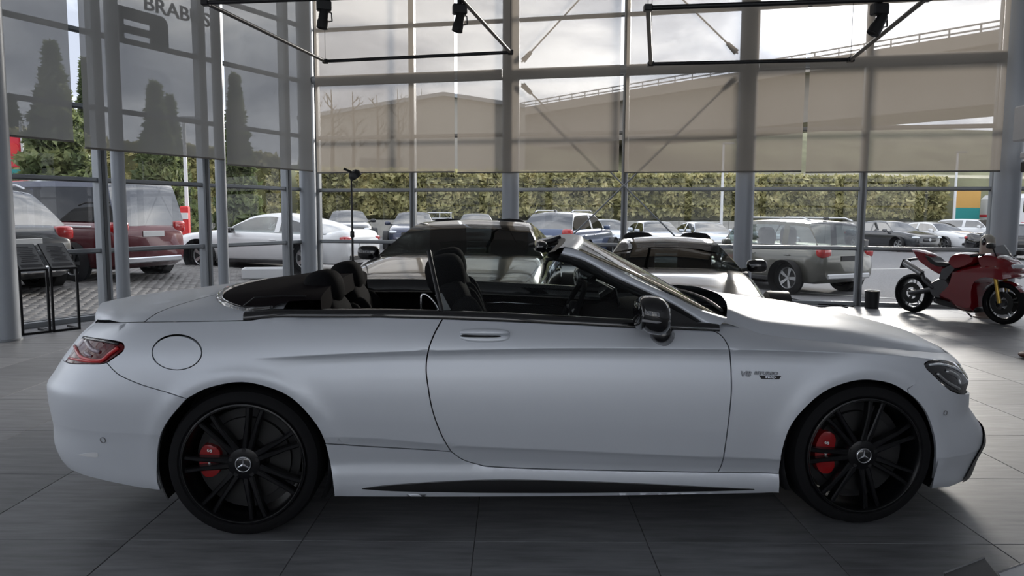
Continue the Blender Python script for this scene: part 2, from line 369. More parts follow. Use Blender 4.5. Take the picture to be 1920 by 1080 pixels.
for (x0, z0), (x1, z1) in BR:
    a = Vector((x0, .02, z0)); b = Vector((x1, .02, z1)); d = (b-a).normalized()
    MB().tube([a+d*.26, b-d*(.24 if z1 < 1 else .02)], .014, 8).build('tie_rod', 'steel_grey', br, 40)
    MB().tube([a+d*.29, a+d*.50], [.05, .035], 10).build('rod_fork', 'steel_grey', br, 40)

# ------------------------------------------------------------------ roller blinds
def blind(root_loc, rz, x0, x1, y, zb, mat, label, inward):
    b = thing('roller_blind', label, 'blind', tuple(root_loc), rz, 'roller blinds drawn down the glass walls')
    n = 14; rows = []
    for i in range(n+1):
        x = x0+(x1-x0)*i/n; rows.append([(x, y+.006*sin(i*1.9), zb+(CEIL-.15-zb)*j/6) for j in range(7)])
    MB().grid(rows).build('fabric', mat, b, True)
    MB().tube([(x0, y, zb), (x1, y, zb)], .013, 8).build('bottom_bar', 'blind_bar', b, 40)
    MB().tube([(x0-.02, y, CEIL-.12), (x1+.02, y, CEIL-.12)], .05, 14).build('roller', 'steel_grey', b, 40)
P('blind_bar', (.20, .19, .175), .5)
for k, (x0, x1, lab) in enumerate(((.37, 2.985, 'beige roller blind next to the glass corner'), (3.04, 5.835, 'beige roller blind crossed by the middle column'), (5.93, 8.71, 'beige roller blind over the low black sports car'), (8.775, 11.535, 'beige roller blind nearest the thick right column'))):
    blind(C0, A_R, x0, x1, -.75, 2.235-.006*x0, 'blind_warm', lab, -1)
for x0, x1, zb, lab in ((5.24, 8.2, 2.39, 'grey roller blind at the left picture edge'), (2.83, 5.10, 2.325, 'grey roller blind with the large sign showing through it'), (.82, 2.775, 2.255, 'grey roller blind over the white coupe by the glass corner')):
    blind(C0, A_L, x0, x1, .6, zb, 'blind_grey', lab, 1)

# ------------------------------------------------------------------ sign on the left glazing
P('sign_black', (.01, .01, .011), .5)
def lw(px, py, off=-.14): return on_left(px, py, off)
def make_sign():
    s = thing('facade_sign', 'dark emblem board with two slots and lettering above it on the left glazing', 'sign', tuple(C0), A_L)
    t0, zt = lw(200, 10); t1, z1 = lw(313, 47); zb = 3.95; t2 = lw(230, 40)[0]; t3 = lw(282, 50)[0]
    H1 = z1+.10
    def board(a, b, z0, z1, name='emblem_board'): MB().box(((a+b)/2, -.14, (z0+z1)/2), (abs(a-b), .05, z1-z0)).build(name, 'sign_black', s)
    za, zb1 = lw(250, 45)[1], lw(250, 74)[1]
    hs = .075
    outer = [(t0, 3.95), (t1, 3.95)]+[(t1+.13*(1-cos(a)), H1-.13+.13*sin(a)) for a in np.linspace(0, pi/2, 8)]+[(t0, H1)]
    MB().prism([(t1, 3.95)]+outer[2:10]+[(t3, H1), (t3, 3.95)], lambda u, v, t: (u, t, v), -.165, -.115).build('emblem_bow', 'sign_black', s)
    for z0, z1_ in ((3.95, zb1-hs), (zb1+hs, za-hs*.6), (za+hs*.6, H1)): board(t2, t3, z0, z1_, 'emblem_bar')
    board(t0, t2, 3.95, H1, 'emblem_stem')
    # lettering, read from inside towards the corner
    p1, q1 = lw(394, 41, -.10)
    fr = frame3((p1, -.10, q1), (-1, 0, 0), (0, 0, 1))
    text_part('lettering', 'BRABUS', .30, 'sign_black', s, fr, .01, .003, align='RIGHT', sx=1.15)
make_sign()

# ------------------------------------------------------------------ suspended light frames and spotlights
def light_frame(cs, label, spots, lz=4.0):
    pts = [Vector(tuple(ground(x, y, lz))) for x, y in cs]; c = sum(pts, Vector())/4
    fr = thing('light_frame', label, 'light frame', (c[0], c[1], lz))
    for i in range(4):
        a, b = pts[i]-c, pts[(i+1) % 4]-c; a.z = b.z = 0
        MB().tube([a, b], .027, 10).build('rail', 'black_metal', fr, 40)
        MB().box(a, (.09, .09, .07), ch=.01).build('corner_joint', 'black_metal', fr)
        MB().tube([a, (a[0], a[1], CEIL-lz)], .004, 6).build('cable', 'black_metal', fr)
    return fr
light_frame([(385, 5), (610, 115), (957, 98), (856, -12)], 'black square lighting frame hung left of the middle column', None)
light_frame([(1215, 15), (1220, 120), (1595, 112), (1738, -4)], 'black square lighting frame hung in front of the bright sun', None, 3.7)
def spot(px, py, label, ax, tilt, lz=4.0):
    p = ground(px, py, lz); s = thing('spotlight', label, 'spotlight', (p[0], p[1], p[2]), ax, 'black stage spotlights on the frames')
    MB().box((0, 0, -.085), (.17, .10, .12), ch=.015).build('housing', 'black_plastic', s)
    MB().tube([(0, 0, .03), (0, 0, -.04)], .03, 10).build('clamp', 'black_metal', s)
    MB().tube([(0.0, 0, -.14), (.085, 0, -.16), (.09, 0, -.25), (.05, 0, -.26)], .009, 8).build('yoke', 'black_metal', s, 40)
    m = MB(); r = R('Y', tilt); prof = [(.001, .12), (.04, .12), (.052, .10), (.058, 0), (.066, -.02), (.066, -.10), (.058, -.105), (.05, -.09), (.001, -.085)]
    m.lathe(prof[::-1], 24); m.v = [tuple(r @ Vector(p)+Vector((-.01, 0, -.24))) for p in m.v]; m.build('lamp_head', 'black_plastic', s, 40)
spot(607, -3, 'black spotlight above the corner column', .3, 8)
spot(862, 4, 'black spotlight left of the middle column', .2, 12)
spot(1650, 2, 'grey spotlight in the glare near the sun', .1, 30, 3.7)
# wall unit at the right edge
wu = thing('wall_unit', 'white wall unit with dark rails at the right edge above the motorcycle', 'wall unit', (7.50, 10.75, 0))
MB().box((0.05, 0, 2.83), (.62, .5, .50), ch=.02).build('casing', 'white_plastic', wu)
MB().tube([(-.42, -.28, 2.72), (.42, -.28, 2.80)], .025, 8).build('rail', 'black_metal', wu, 40); MB().tube([(-.42, -.28, 2.64), (.42, -.28, 2.70)], .025, 8).build('rail', 'black_metal', wu, 40)
MB().box((.1, 0, 2.38), (.5, .45, .10), ch=.02).build('shelf', 'white_plastic', wu); MB().box((.12, 0, 2.22), (.5, .45, .16), ch=.02).build('speaker_bar', 'black_plastic', wu)
MB().box((.30, 0.1, 1.1), (.08, .08, 2.2)).build('post', 'black_metal', wu)
# ================================================================== OUTDOORS
P('asphalt', (.17, .17, .175), .85, noise=.25, nscale=30, bump=.2, bscale=120); P('cobble', (.17, .165, .16), .6, noise=.35, nscale=5, bump=.2, bscale=60); P('joint_sand', (.07, .065, .06), .9)
P('concrete', (.42, .41, .38), .85, noise=.18, nscale=2.5, bump=.1); P('road_white', (.7, .7, .68), .7); P('hill_grass', (.20, .20, .12), .95, noise=.35, nscale=.25)
P('hedge_core', (.10, .10, .04), .95, noise=.4, nscale=2); P('bark', (.09, .07, .05), .9); P('bridge_concrete', (.30, .27, .24), .9, noise=.12, nscale=.3); P('shed_metal', (.36, .34, .31), .8, noise=.06, nscale=.4)
P('pole_white', (.75, .76, .77), .5); P('sign_red', (.60, .02, .04), .5); P('sign_teal', (.02, .27, .26), .5); P('barrier_red', (.65, .03, .03), .5); P('banner_orange', (.62, .36, .10), .7)
def leaf_mat(name, c1, c2, c3, sc):
    m = bpy.data.materials.new(name); m.use_nodes = True; nt = m.node_tree; b = nt.nodes['Principled BSDF']; b.inputs['Roughness'].default_value = .7
    tc = nt.nodes.new('ShaderNodeTexCoord'); n = nt.nodes.new('ShaderNodeTexNoise'); n.inputs['Scale'].default_value = sc; n.inputs['Detail'].default_value = 8; n.inputs['Roughness'].default_value = .8
    nt.links.new(tc.outputs['Object'], n.inputs['Vector']); r = nt.nodes.new('ShaderNodeValToRGB'); e = r.color_ramp.elements
    e[0].position = .40; e[0].color = (*c1, 1); e[1].position = .62; e[1].color = (*c3, 1); k = e.new(.5); k.color = (*c2, 1)
    nt.links.new(n.outputs['Fac'], r.inputs[0]); nt.links.new(r.outputs[0], b.inputs['Base Color'])
    t = nt.nodes.new('ShaderNodeBsdfTranslucent'); nt.links.new(r.outputs[0], t.inputs[0]); mx = nt.nodes.new('ShaderNodeMixShader'); mx.inputs[0].default_value = .35
    nt.links.new(b.outputs[0], mx.inputs[1]); nt.links.new(t.outputs[0], mx.inputs[2]); nt.links.new(mx.outputs[0], nt.nodes['Material Output'].inputs[0]); MATS[name] = m
leaf_mat('hedge_leaf', (.22, .215, .09), (.46, .44, .21), (.78, .70, .38), 1.3); leaf_mat('conifer_leaf', (.08, .11, .045), (.16, .20, .085), (.30, .32, .14), 1.0)
def np_mesh(name, V, Q):
    me = bpy.data.meshes.new(name); nv = len(V); nq = len(Q); k = Q.shape[1]
    me.vertices.add(nv); me.vertices.foreach_set('co', V.astype(np.float32).ravel()); me.loops.add(nq*k); me.loops.foreach_set('vertex_index', Q.astype(np.int32).ravel())
    me.polygons.add(nq); me.polygons.foreach_set('loop_start', np.arange(0, nq*k, k, dtype=np.int32)); me.update(calc_edges=True); me.validate(); return me
def leaf_cards(C, size, flat=.5):
    n = len(C); a = rng.normal(size=(n, 3)); a /= np.linalg.norm(a, axis=1)[:, None]; b = np.cross(a, rng.normal(size=(n, 3))); b /= np.linalg.norm(b, axis=1)[:, None]
    s = size*(.6+.8*rng.random((n, 1))); a = a*s; b = b*s*flat
    V = np.stack([C-a, C-b*.9, C+a, C+b*.9], 1).reshape(-1, 3); return V, np.arange(4*n).reshape(n, 4)

def forecourt_z(x, y):
    v = outside(x); d = -((x-C0[0])*N2[0]+(y-C0[1])*N2[1]); return v*min(1, max(0, d/3.5)) if v > 0 else v
def make_ground():
    g = thing('forecourt', None, None, (0, 0, 0), kind='structure')
    xs = list(np.linspace(-60, -8, 9))+list(np.linspace(-7, 8, 16))+list(np.linspace(10, 80, 9))
    # strips that start outside the walls
    def yin(x):
        y = 14.573+(x+3.768)*(-.2157/.9765) if x > -3.768 else 14.573+(x+3.768)*2.0
        return max(y+.12, -25)
    rows = []
    for x in xs:
        y0 = yin(x); rows.append([(x, y, forecourt_z(x, y)-.02) for y in [y0+(75-y0)*(k/10)**1.6 for k in range(11)]])
    MB().grid(rows, flip=True).build('asphalt', 'asphalt', g, True)
    # cobbles left of the corner
    V = []; Q = []; n = 0
    d, nn = np.array([D2[0], D2[1]]), -np.array([N2[0], N2[1]])
    a, b = .20, .10
    base = np.array([[-1, -1], [1, -1], [1, 1], [-1, 1]], float)
    for i in range(-8, 46):
        for j in range(0, 92):
            t = i*a+(a/2 if j % 2 else 0); y = .16+j*b
            p = np.array([C0[0], C0[1]])+d*t+nn*y
            z = forecourt_z(p[0], p[1])-.02+rng.normal()*.003
            bot = [p+d*u*(a/2-.008)+nn*v*(b/2-.008) for u, v in base]; top = [p+d*u*(a/2-.022)+nn*v*(b/2-.022) for u, v in base]
            V += [(q[0], q[1], z) for q in bot]+[(q[0], q[1], z+.016) for q in top]
            Q += [(n, n+1, n+5, n+4), (n+1, n+2, n+6, n+5), (n+2, n+3, n+7, n+6), (n+3, n, n+4, n+7), (n+4, n+5, n+6, n+7)]; n += 8
    tag(obj('cobblestones', np_mesh('cobblestones', np.array(V), np.array(Q)), 'cobble', g), kind='stuff')
    for (x0, y0), (x1, y1) in (((1500, 548), (1640, 556)), ((1640, 556), (1900, 575)), ((1560, 505), (1900, 500)), ((820, 478), (1080, 474))):
        p, q = ground(x0, y0, -.2), ground(x1, y1, -.2); u = (q-p)[:2]; u = u/np.linalg.norm(u); w = np.array([-u[1], u[0]])*.05
        MB().prism([tuple(p[:2]+w), tuple(p[:2]-w), tuple(q[:2]-w), tuple(q[:2]+w)], lambda a_, b_, t: (a_, b_, outside(a_)+t), -.018, -.008).build('road_marking', 'road_white', g)
make_ground()

# ------------------------------------------------------------------ hedge on its retaining wall
def make_hedge():
    A = at(1768, 402, 48)[:2]; B = at(560, 402, 42)[:2]; Cc = at(-140, 402, 27)[:2]
    for (p, q, zt, lab, dens) in ((A, B, 3.95, 'long clipped hedge above the concrete wall behind the parked cars', 21000), (B+(Cc-B)*.07, Cc, 4.6, 'tall overgrown hedge behind the dark red van', 15000)):
        d = q-p; Ln = np.linalg.norm(d); ang = atan2(d[1], d[0]); h = thing('hedge', lab, 'hedge', (p[0], p[1], 0), ang)
        s = -1 if p is A else -1
        z0 = 1.22
        rows = []
        for i in range(31):
            x = Ln*i/30; rows.append([(x, -y+rng.normal()*.05, z+rng.normal()*.05) for y, z in ((.1, z0), (-.05, z0+.6), (0, (z0+zt)/2), (.0, zt-.4), (.15, zt-.12), (.9, zt-.12), (.9, z0))])
        MB().grid(rows).build('branches', 'hedge_core', h)
        C = np.stack([rng.random(dens)*Ln, -.05+rng.normal(size=dens)*.12, z0+.24+(zt-z0-.24)*rng.random(dens)], 1)
        k = rng.random(dens) < .14; C[k, 2] = zt-.1+rng.normal(size=k.sum())*.07; C[k, 1] = rng.random(k.sum())*.8
        if p is not A: C[:, 1] += .35*np.sin(C[:, 0]*.9)+.2*np.sin(C[:, 0]*2.3+C[:, 2]*1.5)
        C[:, 1] += .22*np.sin(C[:, 0]*2.1+2*np.sin(C[:, 2]*1.7))*np.sin(C[:, 2]*2.9+C[:, 0]*.7)
        C[:, 1] = -C[:, 1]+.06
        V, Q = leaf_cards(C, .21, .6); tag(obj('leaves', np_mesh('leaves', V, Q), 'hedge_leaf', h), kind='stuff')
    for (p, q, lab) in ((A+(A-B)*.03, B, 'long pale concrete retaining wall behind the parked cars'), (B, Cc, 'pale concrete retaining wall below the tall hedge')):
        d = q-p; Ln = np.linalg.norm(d); w = thing('retaining_wall', lab, 'wall', (p[0], p[1], 0), atan2(d[1], d[0]))
        n = max(3, int(Ln/3.0))
        m = MB().box((0, 0, 0), (Ln/n-.03, .3, 1.65), ch=.012).mesh('wall_panel')
        for i in range(n):
            o = obj('wall_panel', m, 'concrete', w); o.location = (Ln*(i+.5)/n, .22, .325)
    # pale road edge and rough bank above the hedge
    rows = []
    for i in range(25):
        f = -1.2+3.4*i/24; p = A+(B-A)*f; nrm = np.array([-(B-A)[1], (B-A)[0]]); nrm = nrm/np.linalg.norm(nrm); nrm = nrm if nrm[1] > 0 else -nrm
        rows.append([tuple(p+nrm*y)+(z+rng.normal()*.12*(y > 3),) for y, z in ((1.25, -.3), (1.35, 3.2), (2.0, 4.0), (3, 4.15), (10, 4.4), (22, 5.2), (34, 6.2))])
    tag(MB().grid(rows).build('grass_bank', 'hill_grass', None, True), 'dry grassy bank rising behind the clipped hedge', 'bank')
make_hedge()

# ------------------------------------------------------------------ conifers and bare trees, shed, hill, viaduct
def conifer(px, py_top, Y, rad, label):
    t = at(px, py_top, Y); h = t[2]; o = thing('conifer', label, 'tree', (t[0], t[1], outside(t[0])-.1), rng.random()*6, 'conifers on the left')
    MB().tube([(0, 0, 0), (0, 0, h*.9)], [.2, .03], 8).build('trunk', 'bark', o, 40)
    n = 7500; u = rng.random(n)**1.15; z = .6+(h-.6)*u; a = rng.random(n)*2*pi; lay = .86+.14*np.sin(u*60)
    r = rad*(1-u)*lay*(.35+.65*np.sqrt(rng.random(n))); C = np.stack([r*np.cos(a), r*np.sin(a), z-.25*r], 1)
    V, Q = leaf_cards(C, .22, .45); tag(obj('needles', np_mesh('needles', V, Q), 'conifer_leaf', o), kind='stuff')
conifer(95, 92, 25, 2.1, 'broad dark conifer behind the leftmost blind')
conifer(158, 118, 35, 1.3, 'slim conifer seen in the gap between two blinds')
conifer(290, 168, 25, 1.25, 'conifer behind the blind with the sign')
conifer(318, 190, 31, 1.2, 'shorter conifer right of the sign')
conifer(440, 150, 30, 1.2, 'conifer behind the blind next to the corner')
conifer(20, 190, 32, 1.6, 'low conifer at the left picture edge')
def bare_tree(px, py_top, Y, label, seed):
    t = at(px, py_top, Y); h = t[2]-4.0; rr = random.Random(seed); o = thing('bare_tree', label, 'tree', (t[0], t[1], 4.0), 0, 'leafless trees around the shed')
    tr = MB().tube([(0, 0, 0), (.1, 0, h*.5), (0, .1, h)], [.16, .11, .02], 7); tr.build('trunk', 'bark', o, 40)
    m = MB()
    def branch(p, d, ln, r, k):
        q = p+d*ln; m.tube([p, (p+q)/2+Vector((rr.uniform(-.1, .1), 0, .05))*ln, q], [r, r*.7, r*.35], 5, False)
        if k:
            for _ in range(3):
                dd = (d+Vector((rr.uniform(-.8, .8), rr.uniform(-.8, .8), rr.uniform(-.1, .7)))).normalized(); branch(p+d*ln*rr.uniform(.45, 1), dd, ln*.62, r*.55, k-1)
    for i in range(9):
        a = rr.uniform(0, 2*pi); branch(Vector((0, 0, h*(.3+.07*i))), Vector((cos(a), sin(a), .9)).normalized(), h*.17*(1-.06*i), .05, 2)
    m.build('branches', 'bark', o)
for i, (px, py, Y) in enumerate(((620, 168, 51), (660, 172, 57), (706, 178, 62), (745, 168, 67.5), (790, 165, 104), (590, 185, 61))):
    bare_tree(px, py, Y, ('bare tree left of the shed roof', 'bare tree over the left roof slope of the shed', 'bare tree rising in front of the shed wall', 'bare tree just left of the roof peak of the shed', 'distant bare tree behind the roof peak of the shed', 'bare tree nearest the glass corner')[i], i)
def make_shed():
    Y = 72; ax = at(832, 181, Y); l = at(560, 226, Y); r = at(985, 204, Y); s = thing('shed', 'large beige shed with a low gable roof behind the hedge', 'building', (ax[0], Y, 0))
    pl_ = [(l[0]-ax[0], 0), (r[0]-ax[0], 0), (r[0]-ax[0], r[2]), (0, ax[2]), (l[0]-ax[0], l[2])]
    MB().prism(pl_, lambda u, v, t: (u, t, v), 0, 25).build('gable_wall', 'shed_metal', s)
    for a, b in ((pl_[4], pl_[3]), (pl_[3], pl_[2])):
        MB().prism([a, b, (b[0], b[1]+.35), (a[0], a[1]+.35)], lambda u, v, t: (u, t, v), -.6, 25.5).build('roof_slope', 'steel_grey', s)
    MB().box((-6, -.1, 4.5), (4, .2, 4.5)).build('shed_door', 'dark_frame', s)
make_shed()
def make_viaduct():
    v = thing('viaduct', 'concrete motorway viaduct with a railing climbing to the right', 'bridge', (0, 0, 0))
    a = at(1815, 62, 59)[:2]; b = at(975, 201, 100)[:2]; d = a-b; n = 14; z1, z0 = 15.9, 10.2
    pts = [b-d*.15+d*(1.75)*i/n for i in range(n+1)]; nr = np.array([d[1], -d[0]])/np.linalg.norm(d); nr = nr if nr[1] > 0 else -nr
    for k, (o0, o1, zl, zh, nm) in enumerate(((0, 12, z1-1.3, z1-.55, 'deck'), (1.8, 10, z0, z1-1.3, 'box_girder'), (-.15, .2, z1-1.5, z1-.5, 'edge_beam'))):
        rows = [[(p[0]+nr[0]*o, p[1]+nr[1]*o, z) for o, z in ((o0, zl), (o0, zh), (o1, zh), (o1, zl), (o0, zl))] for p in pts]
        MB().grid(rows, flip=True).build(nm, 'bridge_concrete', v)
    for h in (.35, .75): MB().tube([(p[0], p[1], z1-.6+h) for p in pts], .07, 6).build('handrail', 'steel_grey', v)
    L = np.linalg.norm(pts[-1]-pts[0]); m = MB().box((0, 0, .4), (.1, .1, .85)).mesh('railing_post'); k = int(L/2.2)
    for i in range(k):
        p = pts[0]+(pts[-1]-pts[0])*i/k; o = obj('railing_post', m, 'steel_grey', v); o.location = (p[0], p[1], z1-.6)
    for f in (-.12, 1.42):
        p = b+d*f+nr*6; MB().box((p[0], p[1], z0/2), (3, 3, z0+.2)).build('pier', 'bridge_concrete', v)
make_viaduct()
def make_hill():
    rows = []; prof = [(560, 292), (800, 285), (960, 240), (1100, 232), (1250, 226), (1400, 222), (1560, 219), (1640, 231), (1720, 238), (1800, 243), (1900, 246), (2100, 250)]
    for px, py in prof:
        Y = 112; t = at(px, py, Y); rows.append([(t[0]*.72, 80, 3.0), (t[0]*.86, 95, t[2]*.62+rng.normal()*.3), (t[0], Y, t[2]), (t[0]*1.25, Y*1.25, t[2]*.9)])
    tag(MB().grid(rows).build('hillside', 'hill_grass', None, True), 'brown wooded hillside below the viaduct', 'hill')
make_hill()

# ------------------------------------------------------------------ street furniture outside
def pole(px, py0, py1, Y, r, label, mat='pole_white'):
    a = at(px, py1, Y); b = at(px, py0, Y); o = thing('lamp_post', label, 'post', (a[0], a[1], outside(a[0])-.02), 0, 'pale posts outside')
    MB().tube([(0, 0, 0), (0, 0, b[2]-a[2]+2)], [r, r*.7], 10).build('shaft', mat, o, 40); MB().lathe([(r*2, 0), (r*2, .05), (r, .06)], 12).build('foot', mat, o)
    MB().box((.25, 0, b[2]-a[2]+2), (.7, .18, .1), ch=.03).build('lantern', 'steel_grey', o)
pole(351, 270, 405, 24, .07, 'white post rising between the red barriers'); pole(1352, 300, 425, 43, .09, 'thin pale lamp post left of the thick column over the grey saloons'); pole(1788, 300, 412, 46.5, .09, 'thin pale post beside the orange and teal banner')
for px, lab in ((347, 'red plastic barrier left of the white post'), (386, 'red plastic barrier right of the white post')):
    p = at(px, 400, 23.5); b = thing('barrier', lab, 'barrier', (p[0], p[1], outside(p[0])-.02), 0, 'red barriers'); MB().box((0, 0, .75), (.26, .2, 1.5), ch=.03).build('body', 'barrier_red', b); MB().box((0, -.11, 1.2), (.27, .02, .2)).build('band', 'road_white', b)
p = at(26, 300, 26); gs = thing('price_sign', 'red and teal roadside sign on white posts at the left edge', 'sign', (p[0], p[1], outside(p[0])-.02))
for dx in (-.32, .30): MB().tube([(dx, 0, 0), (dx, 0, 4.4)], .05, 8).build('post', 'pole_white', gs)
MB().box((-.02, -.06, 3.35), (.62, .08, 1.05), ch=.02).build('red_panel', 'sign_red', gs); MB().box((-.02, -.06, 2.55), (.62, .08, .42), ch=.02).build('teal_panel', 'sign_teal', gs); MB().lathe([(.001, -.03), (.2, -.03), (.2, 0)], 20, 'y', (.08, -.1, 3.45)).build('emblem', 'barrier_red', gs)
p = at(1812, 400, 47.4); bn = thing('banner', 'orange and teal banner panel right of the clipped hedge', 'banner', (p[0], p[1], -.2)); MB().box((0, 0, 2.9), (1.6, .1, 1.3)).build('orange_panel', 'banner_orange', bn); MB().box((0, 0, 1.5), (1.6, .1, 1.5)).build('teal_panel', 'sign_teal', bn)
for dx in (-.75, .75): MB().tube([(dx, .08, 0), (dx, .08, 3.5)], .05, 8).build('post', 'steel_grey', bn)
p = at(812, 396, 40); fr = thing('railing', 'small white metal railing on the retaining wall', 'railing', (p[0], p[1], 1.15))
for z in (.12, .42): MB().tube([(-1, 0, z), (1, 0, z)], .025, 8).build('rail', 'pole_white', fr)
for x in (-.95, -.3, .35, .95): MB().tube([(x, 0, 0), (x, 0, .45)], .025, 8).build('upright', 'pole_white', fr)
p = ground(500, 521, .1); cr_ = thing('crate', 'shallow white crate on the cobbles below the white coupe', 'crate', (p[0], p[1], forecourt_z(p[0], p[1])), .25); 
for c, d in (((0, 0, .02), (.95, .6, .03)), ((0, -.3, .12), (.95, .03, .2)), ((0, .3, .12), (.95, .03, .2)), ((-.47, 0, .12), (.03, .6, .2)), ((.47, 0, .12), (.03, .6, .2))): MB().box(c, d, ch=.006).build('crate_side' if d[2] > .1 else 'crate_floor', 'white_plastic', cr_)
# ================================================================== CARS (other than the convertible)
pane_mat('auto_glass', (.40, .44, .44), f0=.08); pane_mat('auto_screen', (.13, .15, .16), f0=.20); pane_mat('auto_clear', (.55, .60, .59), f0=.12)
pane_mat('van_glass', (.04, .05, .09), f0=.06)
def paint(name, col, metal=.25, rough=.28): return P(name, col, rough, metal, 1)
paint('paint_white', (.78, .79, .80), 0); paint('paint_black', (.006, .006, .007), 0, .12); paint('paint_navy', (.02, .03, .07)); paint('paint_silver', (.42, .45, .49), .6); paint('paint_pale', (.55, .60, .66), .4); paint('paint_red', (.11, .007, .013), .2); paint('paint_olive', (.115, .115, .098), .35); paint('paint_dark', (.03, .033, .037)); paint('paint_blue', (.05, .08, .16))
P('lamp_lens', (.75, .80, .85), .1, .1, 1); P('tail_red', (.45, .012, .012), .15, 0, 1); P('plate_white', (.75, .76, .76), .4); P('rim_silver', (.5, .51, .52), .3, .9); P('grille_dark', (.012, .012, .013), .4); P('trim_black', (.02, .02, .021), .6); P('car_interior', (.02, .02, .021), .8)
WH = {}
def wheel_mesh(kind):
    if kind in WH: return WH[kind]
    n = 36; t = MB().lathe([(.70, -.36), (.80, -.44), (.95, -.42), (1.0, -.34), (1.0, .30), (.95, .38), (.80, .40), (.70, .34)], n, 'y').mesh('tyre', 50)
    r = MB(); r.lathe([(.71, -.34), (.66, -.40), (.63, -.36), (.60, -.1), (.60, .3)], n, 'y')
    for k in range(5 if kind != 'ten' else 10):
        a = 2*pi*k/(5 if kind != 'ten' else 10)
        for da in ((-.13, .13) if kind != 'ten' else (0,)):
            c, s = cos(a), sin(a); e, f = cos(a+da*.8), sin(a+da*.8); w = .055
            vs = []
            for rad, y, ww in ((.1, -.30, w*1.2), (.64, -.37, w)):
                cx, cz = (c*rad, s*rad) if rad < .2 else (e*rad, f*rad); 
                for sd in (-1, 1): vs += [(cx-sd*f*ww, y, cz+sd*e*ww), (cx-sd*f*ww, y+.12, cz+sd*e*ww)]
            r.add(vs, [(0, 2, 6, 4), (0, 4, 5, 1), (2, 3, 7, 6), (1, 5, 7, 3)])
    r.lathe([(.001, -.36), (.10, -.36), (.13, -.30), (.13, -.15)], 20, 'y'); WH[kind] = (t, r.mesh('rim', 40), MB().lathe([(.001, -.05), (.60, -.05), (.60, 0)], 24, 'y').mesh('hub_shadow_disc')); return WH[kind]
def add_wheel(root, x, y, r, rimmat='rim_silver', kind='five'):
    t, rm, dr = wheel_mesh(kind); side = -1 if y < 0 else 1
    for nm, me, mt in (('tyre', t, 'rubber'), ('rim', rm, rimmat), ('hub_shadow', dr, 'trim_black')):  # hub disc is plain black, standing in for the shadow behind the spokes
        me2 = me
        o = bpy.data.objects.new(nm, me2); COL.objects.link(o); o.parent = root
        if len(me2.materials) == 0: me2.materials.append(MATS[mt])
        o.material_slots[0].link = 'OBJECT'; o.material_slots[0].material = MATS[mt]
        o.location = (x, y, r); o.scale = (r, r*.62, r); o.rotation_euler = (0, 0, 0 if side < 0 else pi)
